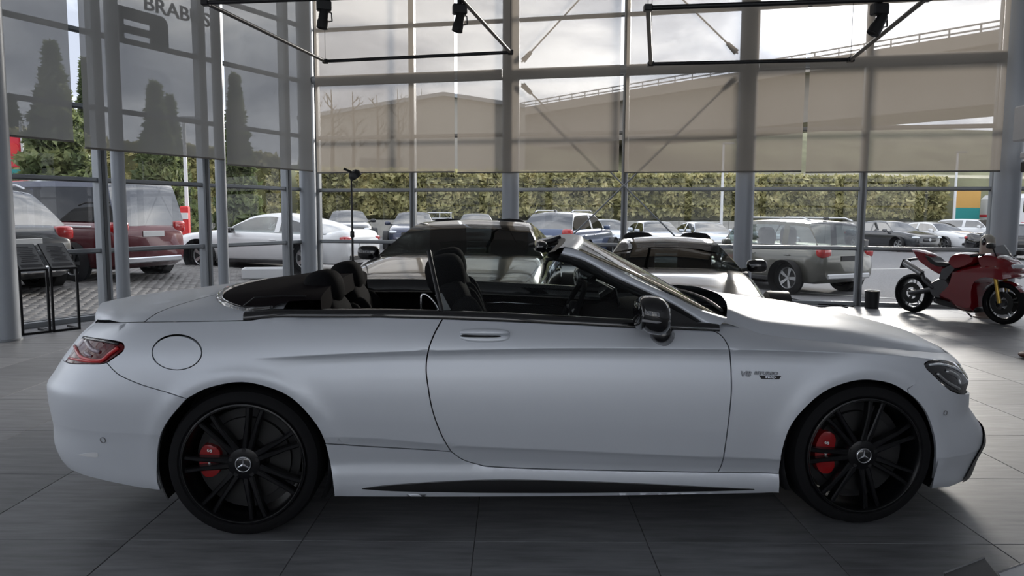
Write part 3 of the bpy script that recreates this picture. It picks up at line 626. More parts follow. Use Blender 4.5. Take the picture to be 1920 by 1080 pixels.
def make_car(label, pos, ang, pnt, S, group=None, cat='car', front='bar', lower=None, rails=False, sheet=False, rim='rim_silver', glass='auto_screen', plate=False, z=None, sideglass=None, name='car', text=None):
    L, W, H = S['L'], S['W'], S['H']; hw = W/2; hl = L/2; r = S.get('r', .34); zb = S.get('clear', .2)
    root = thing(name, label, cat, (pos[0], pos[1], outside(pos[0])-.005 if z is None else z), ang, group)
    xc, xf, xr, xb = S['xc'], S['xf'], S['xr'], S['xb']           # cowl, roof front, roof rear, rear glass base
    belt, cowl, nose, tail = S['belt'], S['cowl'], S['nose'], S['tail']
    wbx = S['wb']/2; xo = S.get('xo', .0)
    top = pchip([-hl, -hl+.06, -hl+.22, xb, xc, hl-.55, hl-.22, hl-.05, hl], [tail-.22, tail-.06, tail, max(tail, belt) if S.get('box') else belt, cowl, nose+.10, nose+.03, nose-.05, nose-.16])
    bot = pchip([-hl, -hl+.3, hl-.3, hl], [zb+.12, zb, zb, zb+.03])
    plan = pchip([-hl, -hl+.12, -hl+.5, 0, hl-.7, hl-.25, hl-.06, hl], [.80, .90, .975, 1, .985, .90, .78, .66])
    xs = np.unique(np.concatenate([np.linspace(-hl, -hl+.5, 9), np.linspace(-hl+.5, hl-.7, 20), np.linspace(hl-.7, hl, 12)]))
    rows = []
    for x in xs:
        w = hw*plan(x); zt = top(x); b = bot(x); h = zt-b
        half = [(0, b), (.80*w, b), (.94*w, b+.05*h), (.985*w, b+.22*h), (w, b+.48*h), (.992*w, b+.70*h), (.965*w, b+.84*h), (.915*w, b+.94*h), (.84*w, zt-.004), (.62*w, zt+.012), (.3*w, zt+.02), (0, zt+.022)]
        ring = half+[(-a, c) for a, c in half[-2:0:-1]]; rows.append([(x, a, c) for a, c in ring])
    m = MB().grid(rows, flip=True, wrap=True); k = len(rows[0]); m.f.append(tuple(range(k))); m.f.append(tuple(range((len(rows)-1)*k, len(rows)*k))[::-1])
    body = m.build('body', pnt, root, 48)
    # glasshouse
    gx = np.unique(np.concatenate([np.linspace(xb, xr, 10), np.linspace(xr, xf, 14), np.linspace(xf, xc, 10)]))
    zr = pchip([xb, xb+(xr-xb)*.5, xr, (xr+xf)/2, xf, xf+(xc-xf)*.5, xc], [top(xb)+.0, top(xb)+(H-.06-top(xb))*(.62 if not S.get('box') else .6), H-.05, H, H-.045, cowl+(H-.045-cowl)*.56, cowl+.0])
    w0 = hw*.885; w1 = hw*S.get('tumble', .66); G = []
    for x in gx:
        zt = float(zr(x)); b = float(top(x))-.01; q = max(0, (zt-b)/(H-b)); e = w0+(w1-w0)*q
        # in plan the screens curve inwards
        half = [(w0*.995, b), (e+(w0-e)*.22, b+(zt-b)*.80), (e, b+(zt-b)*.93), (e*.72, zt-.012*q), (e*.38, zt), (0, zt+.006)]
        bow = 0
        ring = half+[(-a, c) for a, c in half[-2::-1]]; G.append([(x, a, c) for a, c in ring])
    nG = len(gx); bp = S.get('pillars', [])
    parts = {}
    def put(nm, i, j): parts.setdefault(nm, []).append((i, j))
    for i in range(nG-1):
        xm = (gx[i]+gx[i+1])/2
        for j in range(10):
            side = j in (0, 9); rail = j in (1, 8); sg = 'left' if j < 5 else 'right'
            if side:
                if any(abs(xm-b) < .05 for b in bp) or xm < xb+.12*(xr-xb)+.02 or xm > xc-.16: put('roof', i, j)
                else: put(('side_window', sg, sum(xm > b for b in bp)), i, j)
            elif rail: put('roof', i, j)
            elif xm > xf: put('windshield', i, j)
            elif xm < xr and xm > xb+.05*(xr-xb): put('rear_window', i, j)
            else: put('roof', i, j)
    for nm, fs in parts.items():
        mb = MB(); vi = {}
        for i, j in fs:
            q = []
            for a, b in ((i, j), (i+1, j), (i+1, j+1), (i, j+1)):
                if (a, b) not in vi: vi[(a, b)] = len(mb.v); mb.v.append(G[a][b])
                q.append(vi[(a, b)])
            mb.f.append(tuple(q))
        nm2 = nm if isinstance(nm, str) else nm[0]
        mt = pnt if nm2 == 'roof' else (sideglass or glass if nm2 == 'side_window' else glass)
        o = mb.build(nm2, S.get('roofmat', pnt) if nm2 == 'roof' else mt, root, 50)
    MB().box(((xc+xb)/2-.1, 0, belt-.1), (abs(xc-xb)*.8, w0*1.6, .05)).build('parcel_shelf', 'car_interior', root)
    for y in (-.36, .36):
        MB().blob((xf-.55 if not S.get('long') else xf-.9, y, belt+.12), (.10, .22, .30), .5, 12, 8).build('seat_back', 'car_interior', root, True)
    # wheels, arches
    for x in (wbx+xo, -wbx+xo):
        for sd in (-1, 1):
            MB().lathe([(.001, 0), (r*1.13, 0), (r*1.15, -.02), (r*1.15, -.2)], 30, 'y', (x, 0, 0)).build('wheel_arch', 'trim_black', root, 40)
    arches = [c for c in root.children if c.name.startswith('wheel_arch')]
    for k2, c in enumerate(arches):
        sd = -1 if k2 % 2 == 0 else 1
        xx = (wbx+xo) if k2 < 2 else (-wbx+xo); ww = hw*float(plan(xx))
        c.location = (0, sd*(ww+.004), r+.01); c.scale = (1, -sd*1.0 if sd > 0 else 1, 1)
        add_wheel(root, xx, sd*(ww+S.get('wout', .042)-.44*r*.62), r, rim, S.get('rimkind', 'five'))
    # sill
    for sd in (-1, 1): MB().box((xo, sd*(hw-.012), zb+.055), (S['wb']-2.4*r, .05, .10), ch=.02).build('sill', 'trim_black' if lower is None else lower, root)
    # mirrors
    for sd in (-1, 1):
        mm = MB().blob((xc-.30, sd*(hw+.085), belt+.06), (.075, .115, .075), .6, 14, 8).build('mirror', S.get('mirmat', pnt), root, True)
        MB().tube([(xc-.28, sd*(hw*.87), belt-.0), (xc-.29, sd*(hw+.03), belt+.03)], .022, 6).build('mirror_arm', 'trim_black', mm)
    # front
    fx = hl*1.0; fw = hw*.66
    for sd in (-1, 1):
        MB().blob((fx-.17, sd*hw*.72, nose-.085), (.17, hw*.185, S.get('lampz', .055)), .7, 16, 8, R('Z', -sd*24)).build('headlight', 'lamp_lens', root, True)
        MB().blob((fx-.10, sd*hw*.66, zb+.16), (.12, hw*.15, .075), .5, 14, 8, R('Z', -sd*20)).build('side_intake', 'grille_dark', root, True)
    gz = nose-.20
    if front == 'wide': gr = MB().blob((fx-.01, 0, gz-.04), (.03, hw*.42, .17), .35, 20, 8).build('grille', 'grille_dark', root, True); MB().box((fx+.022, 0, gz-.02), (.01, hw*.3, .03)).build('badge', 'chrome', gr)
    elif front == 'kidney':
        for sd in (-1, 1):
            gr = MB().blob((fx-.01, sd*.17, gz+.02), (.035, .155, .085), .45, 16, 8).build('grille', 'grille_dark', root, True); MB().blob((fx-.02, sd*.17, gz+.02), (.035, .168, .098), .45, 16, 8).build('grille_surround', 'chrome', gr, True)
    else:
        gr = MB().blob((fx-.01, 0, gz), (.03, hw*.44, .085), .4, 20, 8).build('grille', 'grille_dark', root, True); MB().box((fx+.02, 0, gz+.01), (.012, hw*.8, .016)).build('grille_bar', 'chrome', gr); MB().lathe([(.001, 0), (.07, 0), (.07, -.02)], 20, 'x', (fx+.04, 0, gz+.01)).build('emblem', 'chrome', gr)
    MB().blob((fx-.02, 0, zb+.14), (.04, hw*.42, .06), .4, 16, 8).build('lower_intake', 'grille_dark', root, True)
    if plate: MB().box((fx+.03, 0, zb+.27), (.012, .52, .11), ch=.004).build('number_plate', 'plate_white', root)
    # rear
    for sd in (-1, 1): MB().blob((-hl+.115, sd*hw*.73, tail-.20 if not S.get('box') else tail-.12), (.11, hw*.17, .065 if not S.get('box') else .12), .45, 14, 8).build('tail_light', 'tail_red', root, True)
    MB().box((-hl-.012, 0, tail-.34 if not S.get('box') else tail-.25), (.016, .52, .11), ch=.004).build('rear_plate', 'plate_white' if not S.get('noplate') else 'trim_black', root)
    MB().box((-hl-.0, 0, zb+.17), (.05, hw*1.45, .11), ch=.02).build('rear_bumper_trim', S.get('bumpermat', 'trim_black'), root)
    if rails:
        for sd in (-1, 1): MB().tube([(xr-.02, sd*w1*.93, H-.03), (xr+.18, sd*w1*.93, H+.035), (xf-.2, sd*w1*.93, H+.04), (xf-.0, sd*w1*.93, H-.02)], .02, 8).build('roof_rail', 'rim_silver', root, 40)
        MB().blob((xr+.15, 0, H+.02), (.09, .02, .04), .8, 10, 6).build('antenna', 'trim_black', root, True)
    if sheet:
        i = (xf+xc)/2+.05; zz = float(zr(i))
        a = atan2(H-.045-cowl, xc-xf)
        sh = MB().box((i-.03, .33, zz-.055), (.27, .30, .004), R('Y', math.degrees(a))); sh.build('price_sheet', 'plate_white', root)
    for x, lab in ((xf-.05, 0), (xf-1.05, 1)):
        for sd in (-1, 1):
            if x-.3 > -wbx: MB().box((x-.62, sd*(hw*.995), belt-.17), (.16, .03, .025), ch=.008).build('door_handle', S.get('handlemat', pnt), root)
    if S.get('stripe'):
        for sd in (-1, 1): MB().box((0, sd*(hw*.99), belt-.09), (L*.80, .02, .03), ch=.005).build('trim_strip', 'chrome', root)
    return root
SEDAN = dict(L=4.75, W=1.85, H=1.45, wb=2.85, xc=.92, xf=.25, xr=-1.0, xb=-1.75, belt=.95, cowl=.98, nose=.78, tail=1.02, r=.335, pillars=[-.45], tumble=.62)
COUPE = dict(SEDAN, L=5.0, W=1.90, H=1.41, wb=2.945, xc=.85, xf=.10, xr=-.75, xb=-1.95, belt=.93, cowl=.98, nose=.80, tail=1.0, r=.355, pillars=[-.62])
SUV = dict(L=4.7, W=1.93, H=1.70, wb=2.87, xc=1.0, xf=.42, xr=-1.62, xb=-2.22, belt=1.08, cowl=1.12, nose=.95, tail=1.12, r=.37, pillars=[-.25, -1.15], box=True, clear=.25, tumble=.68)
VAN = dict(L=5.0, W=1.92, H=1.95, wb=3.0, xc=1.75, xf=1.0, xr=-2.22, xb=-2.46, belt=1.12, cowl=1.15, nose=.98, tail=1.14, r=.345, pillars=[.05, -1.2], box=True, clear=.22, tumble=.80, long=True)
SPORT = dict(wout=-.03, L=4.6, W=1.80, H=1.23, wb=2.63, xc=.40, xf=-.30, xr=-1.0, xb=-1.85, belt=.86, cowl=.88, nose=.66, tail=.92, r=.345, pillars=[], clear=.14, tumble=.60)
def park(px, Y, ang_deg, label, pnt, S, front='bar', **k):
    p = at(px, 402, Y); return make_car(label, (p[0], p[1]), radians(ang_deg), pnt, S, front=front, **k)
FAR = 'cars parked in the row along the hedge wall'
park(652, 31.5, -76, 'dark saloon facing us partly hidden by the tail of the white coupe', 'paint_dark', SEDAN, group=FAR)
park(776, 30.5, -85, 'navy saloon facing us straight ahead behind the left mullion', 'paint_navy', dict(SEDAN, H=1.48), 'wide', group=FAR)
park(893, 35, -88, 'silver car of which only the roof shows above the black coupe', 'paint_silver', dict(SEDAN, H=1.5), group=FAR)
park(1133, 33, -84, 'pale blue saloon right behind the white-roofed estate', 'paint_pale', SEDAN, group=FAR)
park(1228, 33.5, -82, 'silver grey saloon with a sheet in its screen behind the low sports car', 'paint_silver', SEDAN, sheet=True, group=FAR)
park(1322, 34, -82, 'pale grey saloon just left of the column beside the olive estate', 'paint_pale', dict(SEDAN, H=1.43), group=FAR)
park(1428, 36, -84, 'pale saloon peeking out behind the roof of the olive estate', 'paint_silver', SEDAN, group=FAR)
park(1672, 38, -72, 'dark saloon with a broad chrome nose bar right of the olive estate', 'paint_dark', dict(SEDAN, H=1.5), group=FAR)
park(1756, 39, -72, 'white saloon with twin black grilles facing us', 'paint_white', dict(SEDAN, H=1.43), 'kidney', sheet=True, group=FAR)
park(1832, 43.5, -60, 'taller white car with a sheet in its screen beside the thick column', 'paint_white', dict(SUV, H=1.58, L=4.6), 'kidney', sheet=True, group=FAR)
park(1945, 30, -60, 'black saloon cut by the right picture edge', 'paint_black', SEDAN, group=FAR)
# nearer cars outside
park(1070, 25, 66, 'white-roofed dark blue estate seen from behind beside the middle column', 'paint_blue', dict(SUV, roofmat='paint_white', H=1.66), rails=True)
oy = ground(1478, 550, -.2)
oc = np.array([oy[0], oy[1]]); hd = radians(90+27); fwd = np.array([cos(hd), sin(hd)]); rt = np.array([sin(hd), -cos(hd)])
SO = dict(SUV, L=4.25, W=1.80, H=1.62, wb=2.58, xc=.85, xf=.45, xr=-1.62, xb=-2.0, belt=1.02, cowl=1.08, nose=.95, tail=1.05, r=.345, pillars=[-.2, -1.05], tumble=.78, bumpermat='rim_silver', noplate=True)
cen = oc+fwd*1.29+rt*.86
make_car('olive grey estate with roof rails seen from behind through the right glazing', cen, hd, 'paint_olive', SO, rails=True, z=-.205, sideglass='auto_clear', glass='auto_glass')
# left side: white coupe, two-tone van, dark estate
a = ground(362, 505, .1); b = ground(598, 513, .1); cdir = (a-b)[:2]; cang = atan2(cdir[1], cdir[0]); fw_ = np.array([cos(cang), sin(cang)]); far_ = np.array([-sin(cang), cos(cang)]); far_ = far_ if far_[1] > 0 else -far_
mid = (a[:2]+b[:2])/2+far_*.90
make_car('white coupe with dark windows side on behind the slim columns', mid, cang, 'paint_white', dict(COUPE, mirmat='black_gloss'), z=.10, sideglass='auto_clear')
hv = np.array([-.94, .342]); va = atan2(hv[1], hv[0])
vr = np.array([-7.0, 14.6]); make_car('two-tone van with dark red lower half seen from its rear corner', vr+hv*2.5, va, 'paint_red', dict(VAN, roofmat='paint_navy', stripe=True, bumpermat='chrome'), cat='van', name='van', z=.20, sideglass='van_glass')
sr = np.array([-7.75, 11.9]); make_car('dark estate with a chrome strip parked nearest the left glazing', sr+hv*2.4, va, 'paint_dark', dict(SUV, H=1.76, W=1.96, L=4.85, stripe=False, bumpermat='chrome'), rails=True, z=.15)
# white lorry cab far right
p = at(1885, 402, 46.0); tr = thing('lorry', 'white lorry cab with red stripes far right behind the column', 'lorry', (p[0]+.8, p[1], -.2), radians(-95))
MB().box((0, 0, 1.9), (4.6, 2.4, 2.3), ch=.25).build('cab', 'paint_white', tr); MB().box((2.2, 0, 2.3), (.3, 2.0, .8), ch=.08).build('windscreen', 'auto_screen', tr); MB().box((0, 1.21, 1.75), (4.3, .02, .14)).build('stripe', 'sign_red', tr); MB().box((0, -1.21, 1.75), (4.3, .02, .14)).build('stripe', 'sign_red', tr); MB().box((2.31, 0, 1.3), (.02, 2.2, .16)).build('stripe', 'sign_red', tr)
for x in (-1.4, 1.4):
    for y in (-1.0, 1.0): add_wheel(tr, x, y, .42)
# ------------------------------------------------------------------ black cars standing inside
hb = radians(-90-6); f1 = np.array([cos(hb), sin(hb)]); wc = np.array([-.52, 7.45])
BC = dict(COUPE, L=4.85, W=1.88, H=1.43, xc=.80, cowl=1.09, belt=1.03, nose=.88, tumble=.64, r=.35)
make_car('glossy black coupe standing behind the open cabin of the convertible', wc-f1*.80, hb, 'paint_black', BC, z=0, rim='rim_black', glass='dark_glass', front='wide', group='black cars inside the showroom')
hs = radians(-90-9); f2 = np.array([cos(hs), sin(hs)]); wc = np.array([1.80, 8.45])
sp = make_car('low glossy black sports car behind the windscreen pillar of the convertible', wc-f2*.40, hs, 'paint_black', SPORT, z=0, rim='rim_black', glass='dark_glass', front='wide', group='black cars inside the showroom')
MB().box((.78, 0, .868), (.26, .62, .012), R('Y', 4), ch=.004).build('bonnet_vent', 'grille_dark', sp)
for k in range(5): MB().box((.69+.045*k, 0, .878-.003*k), (.012, .58, .012), R('Y', 4)).build('vent_slat', 'black_gloss', sp)
# ================================================================== WHITE CONVERTIBLE
CAR_O = np.array([.18216, 4.33051, 0.]); CAR_A = radians(3.25585); EX = np.array([cos(CAR_A), sin(CAR_A), 0]); EL = np.array([-sin(CAR_A), cos(CAR_A), 0])
convertible = thing('convertible', 'satin white open-top car with black wheels filling the foreground', 'car', tuple(CAR_O), CAR_A)
def pl(px, py, w):                       # pixel on the lengthwise plane at lateral distance w -> (x, z) in the car
    d = ray(px, py); k = (w+(CC-CAR_O) @ EL)/(-(d @ EL)); p = CC+d*k; return (p-CAR_O) @ EX, p[2]
_plan = np.array([(-2.61, 0), (-2.59, .3), (-2.54, .5), (-2.46, .66), (-2.35, .78), (-2.2, .865), (-1.95, .92), (-1.47, .946), (-.9, .941), (0, .938), (.8, .939), (1.47, .946), (1.76, .928), (1.98, .88), (2.14, .79), (2.245, .68), (2.33, .52), (2.39, .3), (2.41, 0)])
_t = np.concatenate([[0], np.cumsum(np.hypot(*np.diff(_plan, axis=0).T))])
def _cr(v):      # Catmull-Rom through the plan points
    out = []
    for i in range(len(v)-1):
        p0, p1, p2, p3 = v[max(i-1, 0)], v[i], v[i+1], v[min(i+2, len(v)-1)]
        if i == 0: p0 = np.array([v[0][0], -v[1][1]]) if v[0][1] == 0 else p0
        if i == len(v)-2: p3 = np.array([v[-2][0], -v[-2][1]])
        if i == 0: p0 = np.array([v[1][0], -v[1][1]])
        for t in np.linspace(0, 1, 24, endpoint=False):
            out.append(.5*((2*p1)+(-p0+p2)*t+(2*p0-5*p1+4*p2-p3)*t*t+(-p0+3*p1-3*p2+p3)*t**3))
    out.append(v[-1]); return np.array(out)
PC = _cr(_plan); PQ = np.concatenate([[0], np.cumsum(np.hypot(*np.diff(PC, axis=0).T))]); QMAX = PQ[-1]
plan_x = lambda q: np.interp(q, PQ, PC[:, 0]); plan_w = lambda q: np.interp(q, PQ, PC[:, 1])
z_bot = pchip([-2.6, -1.85, -1.06, 0, 1.07, 1.8, 2.41], [.20, .19, .165, .150, .148, .14, .10])
z_db = pchip([-2.6, -1, -.3, .05, .76, 1.1, 2.41], [.33, .325, .313, .295, .271, .262, .24])
z_l = pchip([-2.6, -1.5, -1.06, -.87, -.52, .04, .8, 1.2, 2.41], [.50, .49, .475, .465, .428, .393, .349, .335, .32])
z_c = pchip([-2.6, -2.2, -1.39, -.86, -.54, .03, .78, 1.27, 1.7, 2.0, 2.41], [.79, .815, .845, .869, .877, .884, .875, .859, .832, .80, .72])
z_b = pchip([-2.6, -2.3, -2.0, -1.47, -1.3, -.87, -.55, .046, .33, .73, 1.0, 1.2, 1.43, 1.69, 1.95, 2.41], [.90, .955, .985, 1.005, 1.018, 1.018, 1.010, .982, .966, .948, .925, .903, .878, .850, .826, .77])
i_b = pchip([-2.6, -2.0, -1.5, -.9, .7, 1.0, 1.2, 1.7, 2.0, 2.41], [.06, .10, .105, .080, .080, .105, .130, .125, .09, .05])
V_A = [0, .35, .8, 1, 1.5, 1.93, 2.0, 2.1, 2.3, 2.5, 2.7, 2.82, 2.9, 2.955, 3.0]
IN_A = pchip(V_A, [.070, .052, .050, .058, .043, .024, .017, .012, .003, 0, .005, .014, .021, .020, .006])
IN_B = pchip(V_A, [.080, .055, .045, .042, .030, .019, .016, .012, .004, 0, .003, .008, .012, .0155, .019])
f_nose = pchip([.10, .2, .33, .38, .45, .53, .60, .66, .72, .78, .83, .95], [-.05, -.03, 0, -.012, -.06, -.115, -.115, -.11, -.15, -.22, -.30, -.38])
f_tail = pchip([.15, .24, .29, .37, .45, .6, .65, .71, .795, .916, .97, 1.05], [.16, .06, .02, 0, .008, 0, 0, .035, .085, .17, .22, .30])
def v2z(x, v):
    k = np.array([z_bot(x), z_db(x), z_l(x), z_c(x), z_b(x), z_b(x)+.10]); i = int(np.clip(np.floor(v), 0, 4)); return k[i]+(k[i+1]-k[i])*(v-i)
def z2v(x, z):
    k = np.array([z_bot(x), z_db(x), z_l(x), z_c(x), z_b(x), z_b(x)+.10]); i = int(np.clip(np.searchsorted(k, z)-1, 0, 4)); return i+(z-k[i])/(k[i+1]-k[i])
def side(q, v):                          # -> (x, w, z)
    x0, w0 = float(plan_x(q)), float(plan_w(q)); z = v2z(x0, v)
    fc = float(sstep(-1.5, -.95, x0)*(1-sstep(1.05, 1.5, x0)))
    fl = float(sstep(-1.95, -1.5, x0)*(1-sstep(1.2, 1.7, x0)))
    if v <= 3:
        a, b = float(IN_A(v)), float(IN_B(v)); m = fc if v > 2.5 else fl; ins = b+(a-b)*m
    else:
        s0 = .019+(.006-.019)*fc; ib = float(i_b(x0)); t = v-3
        ins = s0+(ib-s0)*(.45*t+.55*t*t) if t <= 1 else ib+(t-1)*.24
    for xw in (-1.468, 1.468):           # lip around the wheel openings
        rr = math.hypot(x0-xw, z-.345); ins -= .010*math.exp(-((rr-.425)/.035)**2)
    ins *= min(1, w0/.55)
    x = x0+float(f_nose(z))*float(sstep(1.5, 2.41, x0))+float(f_tail(z))*float(1-sstep(-2.55, -1.8, x0))
    return x, max(0.0, w0-ins), z
def q_of(x, z):
    lo, hi = 0.0, QMAX
    for _ in range(36):
        m = (lo+hi)/2; x0 = float(plan_x(m)); xx = x0+float(f_nose(z))*float(sstep(1.5, 2.41, x0))+float(f_tail(z))*float(1-sstep(-2.55, -1.8, x0))
        if xx < x: lo = m
        else: hi = m
    return (lo+hi)/2
def px_side(px, py):                     # photographed point on the flank -> (q, v)
    w = .9
    for _ in range(9):
        x, z = pl(px, py, w); q = q_of(x, z); v = z2v(float(plan_x(q)), z); w2 = side(q, v)[1]; w = .5*w+.5*max(w2, .3)
    return q, v
NOM = [.155, .29, .40, .875, .985, 1.085]    # nominal heights used while meshing
def nz(v): i = int(np.clip(np.floor(v), 0, 4)); return NOM[i]+(NOM[i+1]-NOM[i])*(v-i)
def nv(z): i = int(np.clip(np.searchsorted(NOM, z)-1, 0, 4)); return i+(z-NOM[i])/(NOM[i+1]-NOM[i])
def trace(pts): return [(q, nz(v)) for q, v in (px_side(*p) for p in pts)]
def resample(poly, step, closed=True):
    out = []; n = len(poly)
    for i in range(n if closed else n-1):
        a, b = np.array(poly[i]), np.array(poly[(i+1) % n]); k = max(1, int(np.ceil(np.linalg.norm(b-a)/step)))
        out += [tuple(a+(b-a)*t/k) for t in range(k)]
    if not closed: out.append(tuple(poly[-1]))
    return out
def smooth_line(pts, n=5):               # Catmull-Rom through traced points
    p = [np.array(a, float) for a in pts]; out = []
    for i in range(len(p)-1):
        p0, p1, p2, p3 = p[max(i-1, 0)], p[i], p[i+1], p[min(i+2, len(p)-1)]
        for t in np.linspace(0, 1, n, endpoint=False): out.append(tuple(.5*((2*p1)+(-p0+p2)*t+(2*p0-5*p1+4*p2-p3)*t*t+(-p0+3*p1-3*p2+p3)*t**3)))
    out.append(tuple(p[-1])); return out
def in_poly(P_, poly):
    x, y = P_[:, 0], P_[:, 1]; c = np.zeros(len(P_), bool); n = len(poly); j = n-1
    for i in range(n):
        xi, yi = poly[i]; xj, yj = poly[j]
        if yi != yj: c ^= ((yi > y) != (yj > y)) & (x < (xj-xi)*(y-yi)/(yj-yi)+xi)
        j = i
    return c
def shrink(poly, g):
    a = np.array(poly); n = len(a); area = .5*np.sum(a[:, 0]*np.roll(a[:, 1], -1)-np.roll(a[:, 0], -1)*a[:, 1]); s = 1 if area > 0 else -1
    t = np.roll(a, -1, 0)-np.roll(a, 1, 0); t /= np.maximum(np.linalg.norm(t, axis=1), 1e-9)[:, None]; nrm = np.stack([-t[:, 1], t[:, 0]], 1)*s
    return [tuple(p) for p in a+nrm*g]
def skin(poly, surf, dq, rows, gap=.0030, holes=(), step=.014, flange=.018, cols=None):
    """mesh a patch of a surface inside a 2D outline; surf(u, v) -> 3D on the near side; edges folded inwards"""
    poly = shrink(resample(poly, step), gap); hs = [shrink(resample(h, step), -gap) for h in holes]
    a = np.array(poly); lo, hi = a.min(0), a.max(0)
    us = np.arange(lo[0]+dq/2, hi[0], dq) if cols is None else np.array([c for c in cols if lo[0] < c < hi[0]])
    vs = np.array([r for r in rows if lo[1] < r < hi[1]])
    G = np.array([(u, v) for u in us for v in vs]) if len(us) and len(vs) else np.zeros((0, 2))
    edges = []; pts = []
    for ring in [poly]+hs:
        n0 = len(pts); pts += ring; edges += [(n0+i, n0+(i+1) % len(ring)) for i in range(len(ring))]
    if len(G):
        keep = in_poly(G, poly)
        for h in hs: keep &= ~in_poly(G, h)
        G = G[keep]
    if len(G):
        B = np.array(pts); d = np.full(len(G), 9.)
        for i in range(0, len(B), 400): d = np.minimum(d, np.min(np.abs(G[:, None, :]-B[None, i:i+400]).max(2), 1))
        G = G[d > step*.62]
    allp = [Vector(p) for p in pts]+[Vector(p) for p in G]
    V, E, F, *_ = delaunay_2d_cdt(allp, edges, [], 0, 1e-7)
    V2 = np.array([(p.x, p.y) for p in V]); F = [tuple(f) for f in F]; cen = np.array([V2[list(f)].mean(0) for f in F]); ok = in_poly(cen, poly)
    for h in hs: ok &= ~in_poly(cen, h)
    F = [f for f, k in zip(F, ok) if k]
    mb = MB(); mb.v = [surf(*p) for p in V2]; 
    # consistent winding: outward is -y for the near flank
    cnt = {}
    for f in F:
        for i in range(3): e = (f[i], f[(i+1) % 3]); cnt[e] = cnt.get(e, 0)+1
    mb.f = list(F)
    if flange:
        n = len(mb.v); new = {}; inward = flange
        for (i, j) in [e for e in cnt if (e[1], e[0]) not in cnt]:
            for k in (i, j):
                if k not in new:
                    p = mb.v[k]; new[k] = len(mb.v); mb.v += [p, shift_in(p, inward)]
            mb.f.append((new[j], new[i], new[i]+1, new[j]+1))
    return mb
def shift_in(p, d):
    x, y, z = p; return (x, y*(1-d/max(abs(y), .15)), z)
def surf_side(u, nzv):
    q = min(max(u, 0), QMAX); x, w, z = side(q, nv(nzv)); return (x, -w, z)
ROWS = sorted(set(np.round(np.concatenate([np.linspace(.155, .29, 7), np.linspace(.29, .40, 7), [.3945, .4055], np.linspace(.40, .80, 17), np.linspace(.80, .875, 8), [.869, .872, .878, .882], np.linspace(.875, .985, 8), np.linspace(.985, 1.085, 7)]), 5)))
COLS = np.unique(np.concatenate([np.linspace(0, .9, 40), np.linspace(.9, 2.0, 34), np.linspace(2.0, QMAX-2.0, 46), np.linspace(QMAX-2.0, QMAX-.9, 34), np.linspace(QMAX-.9, QMAX, 44)]))
def mirror_mesh(me):
    m2 = me.copy(); m2.transform(Matrix.Diagonal((1, -1, 1, 1))); m2.flip_normals(); return m2
def both(name, mb, mat, smooth=True, parent=None, far=True):
    me = mb.mesh(name, smooth); o = obj(name, me, mat, parent or convertible)
    if far:
        m2 = mirror_mesh(me); obj(name, m2, None, parent or convertible)
    return o
# ---- traced panel lines (photograph pixels)
door_rear = smooth_line([(830, 597.5), (815, 625), (803.7, 655), (799, 688), (802, 721.5), (811, 770), (828, 816), (846, 847)])
door_low = smooth_line([(846, 847), (867, 861.5), (893, 870), (930, 876), (1070, 881), (1346, 886)])
door_front = smooth_line([(1346, 886), (1355.5, 862), (1365, 799), (1371, 740), (1371, 703), (1368.5, 662), (1363, 644), (1352, 629), (1337, 620)])
belt_px = smooth_line([(1337, 620), (1181, 614), (1070, 608), (950, 602.5), (830, 597.5)])
quarter_top = smooth_line([(830, 597.5), (700, 594), (600, 590), (528, 586)])
deck_line = smooth_line([(528, 586), (505, 592.5), (470, 599.5), (400, 601.5), (267, 603.5), (178, 605)])
lamp_top = smooth_line([(152, 632), (183, 636), (223, 642), (232, 649), (230, 658), (217, 668), (200, 680)])
lamp_bot = smooth_line([(200, 680), (188, 682.5), (160, 682.8), (133, 682.3), (120, 679)])
bump_r = smooth_line([(200, 680), (217, 698), (233, 708), (267, 722), (317, 737), (350, 748)])
arch_r = smooth_line([(350, 748), (393, 727), (453, 717), (510, 729), (553, 752), (593, 797), (610, 832)])
arch_r2 = smooth_line([(610, 832), (619, 870), (624, 905), (627, 931)])
arch_r0 = smooth_line([(301, 917), (295, 895), (298, 833), (313, 793), (350, 748)])
sill_top = smooth_line([(610, 832), (700, 838), (780, 842.5), (846, 847)])
sill_bot = smooth_line([(627, 931), (800, 932), (1000, 931), (1192, 929), (1461, 924)])
fend_low = [(1346, 886), (1461, 888)]
arch_f = smooth_line([(1461, 924), (1462, 905), (1461, 888)])
arch_f1 = smooth_line([(1461, 888), (1467, 846), (1481, 803), (1507, 768), (1546, 735), (1592, 717), (1631, 713), (1673, 721), (1703, 738)])
arch_f2 = smooth_line([(1703, 738), (1720, 752), (1738, 777), (1750.5, 813), (1755, 846), (1752, 884), (1747, 916)])
hood_gap = smooth_line([(1363, 595), (1384, 607), (1407, 618), (1439, 628), (1494, 635.5), (1592, 645), (1689, 655), (1754, 661), (1783, 664)])
head_top = smooth_line([(1733, 683), (1742, 677.5), (1760, 676), (1780, 677.5), (1797, 682.5), (1808, 689)])
head_low = smooth_line([(1733, 683), (1738, 692), (1750, 703), (1767, 720), (1783, 732), (1800, 739)])
bump_f = [(1703, 738), (1702, 729), (1738, 698)]
T = lambda L_: trace(L_)
# door
both('door', skin(T(belt_px[::-1][:-1])+[]+T(door_front[::-1][:-1])+T(door_low[::-1][:-1])+T(door_rear[::-1][:-1]), surf_side, .03, ROWS, cols=COLS), 'satin_white')
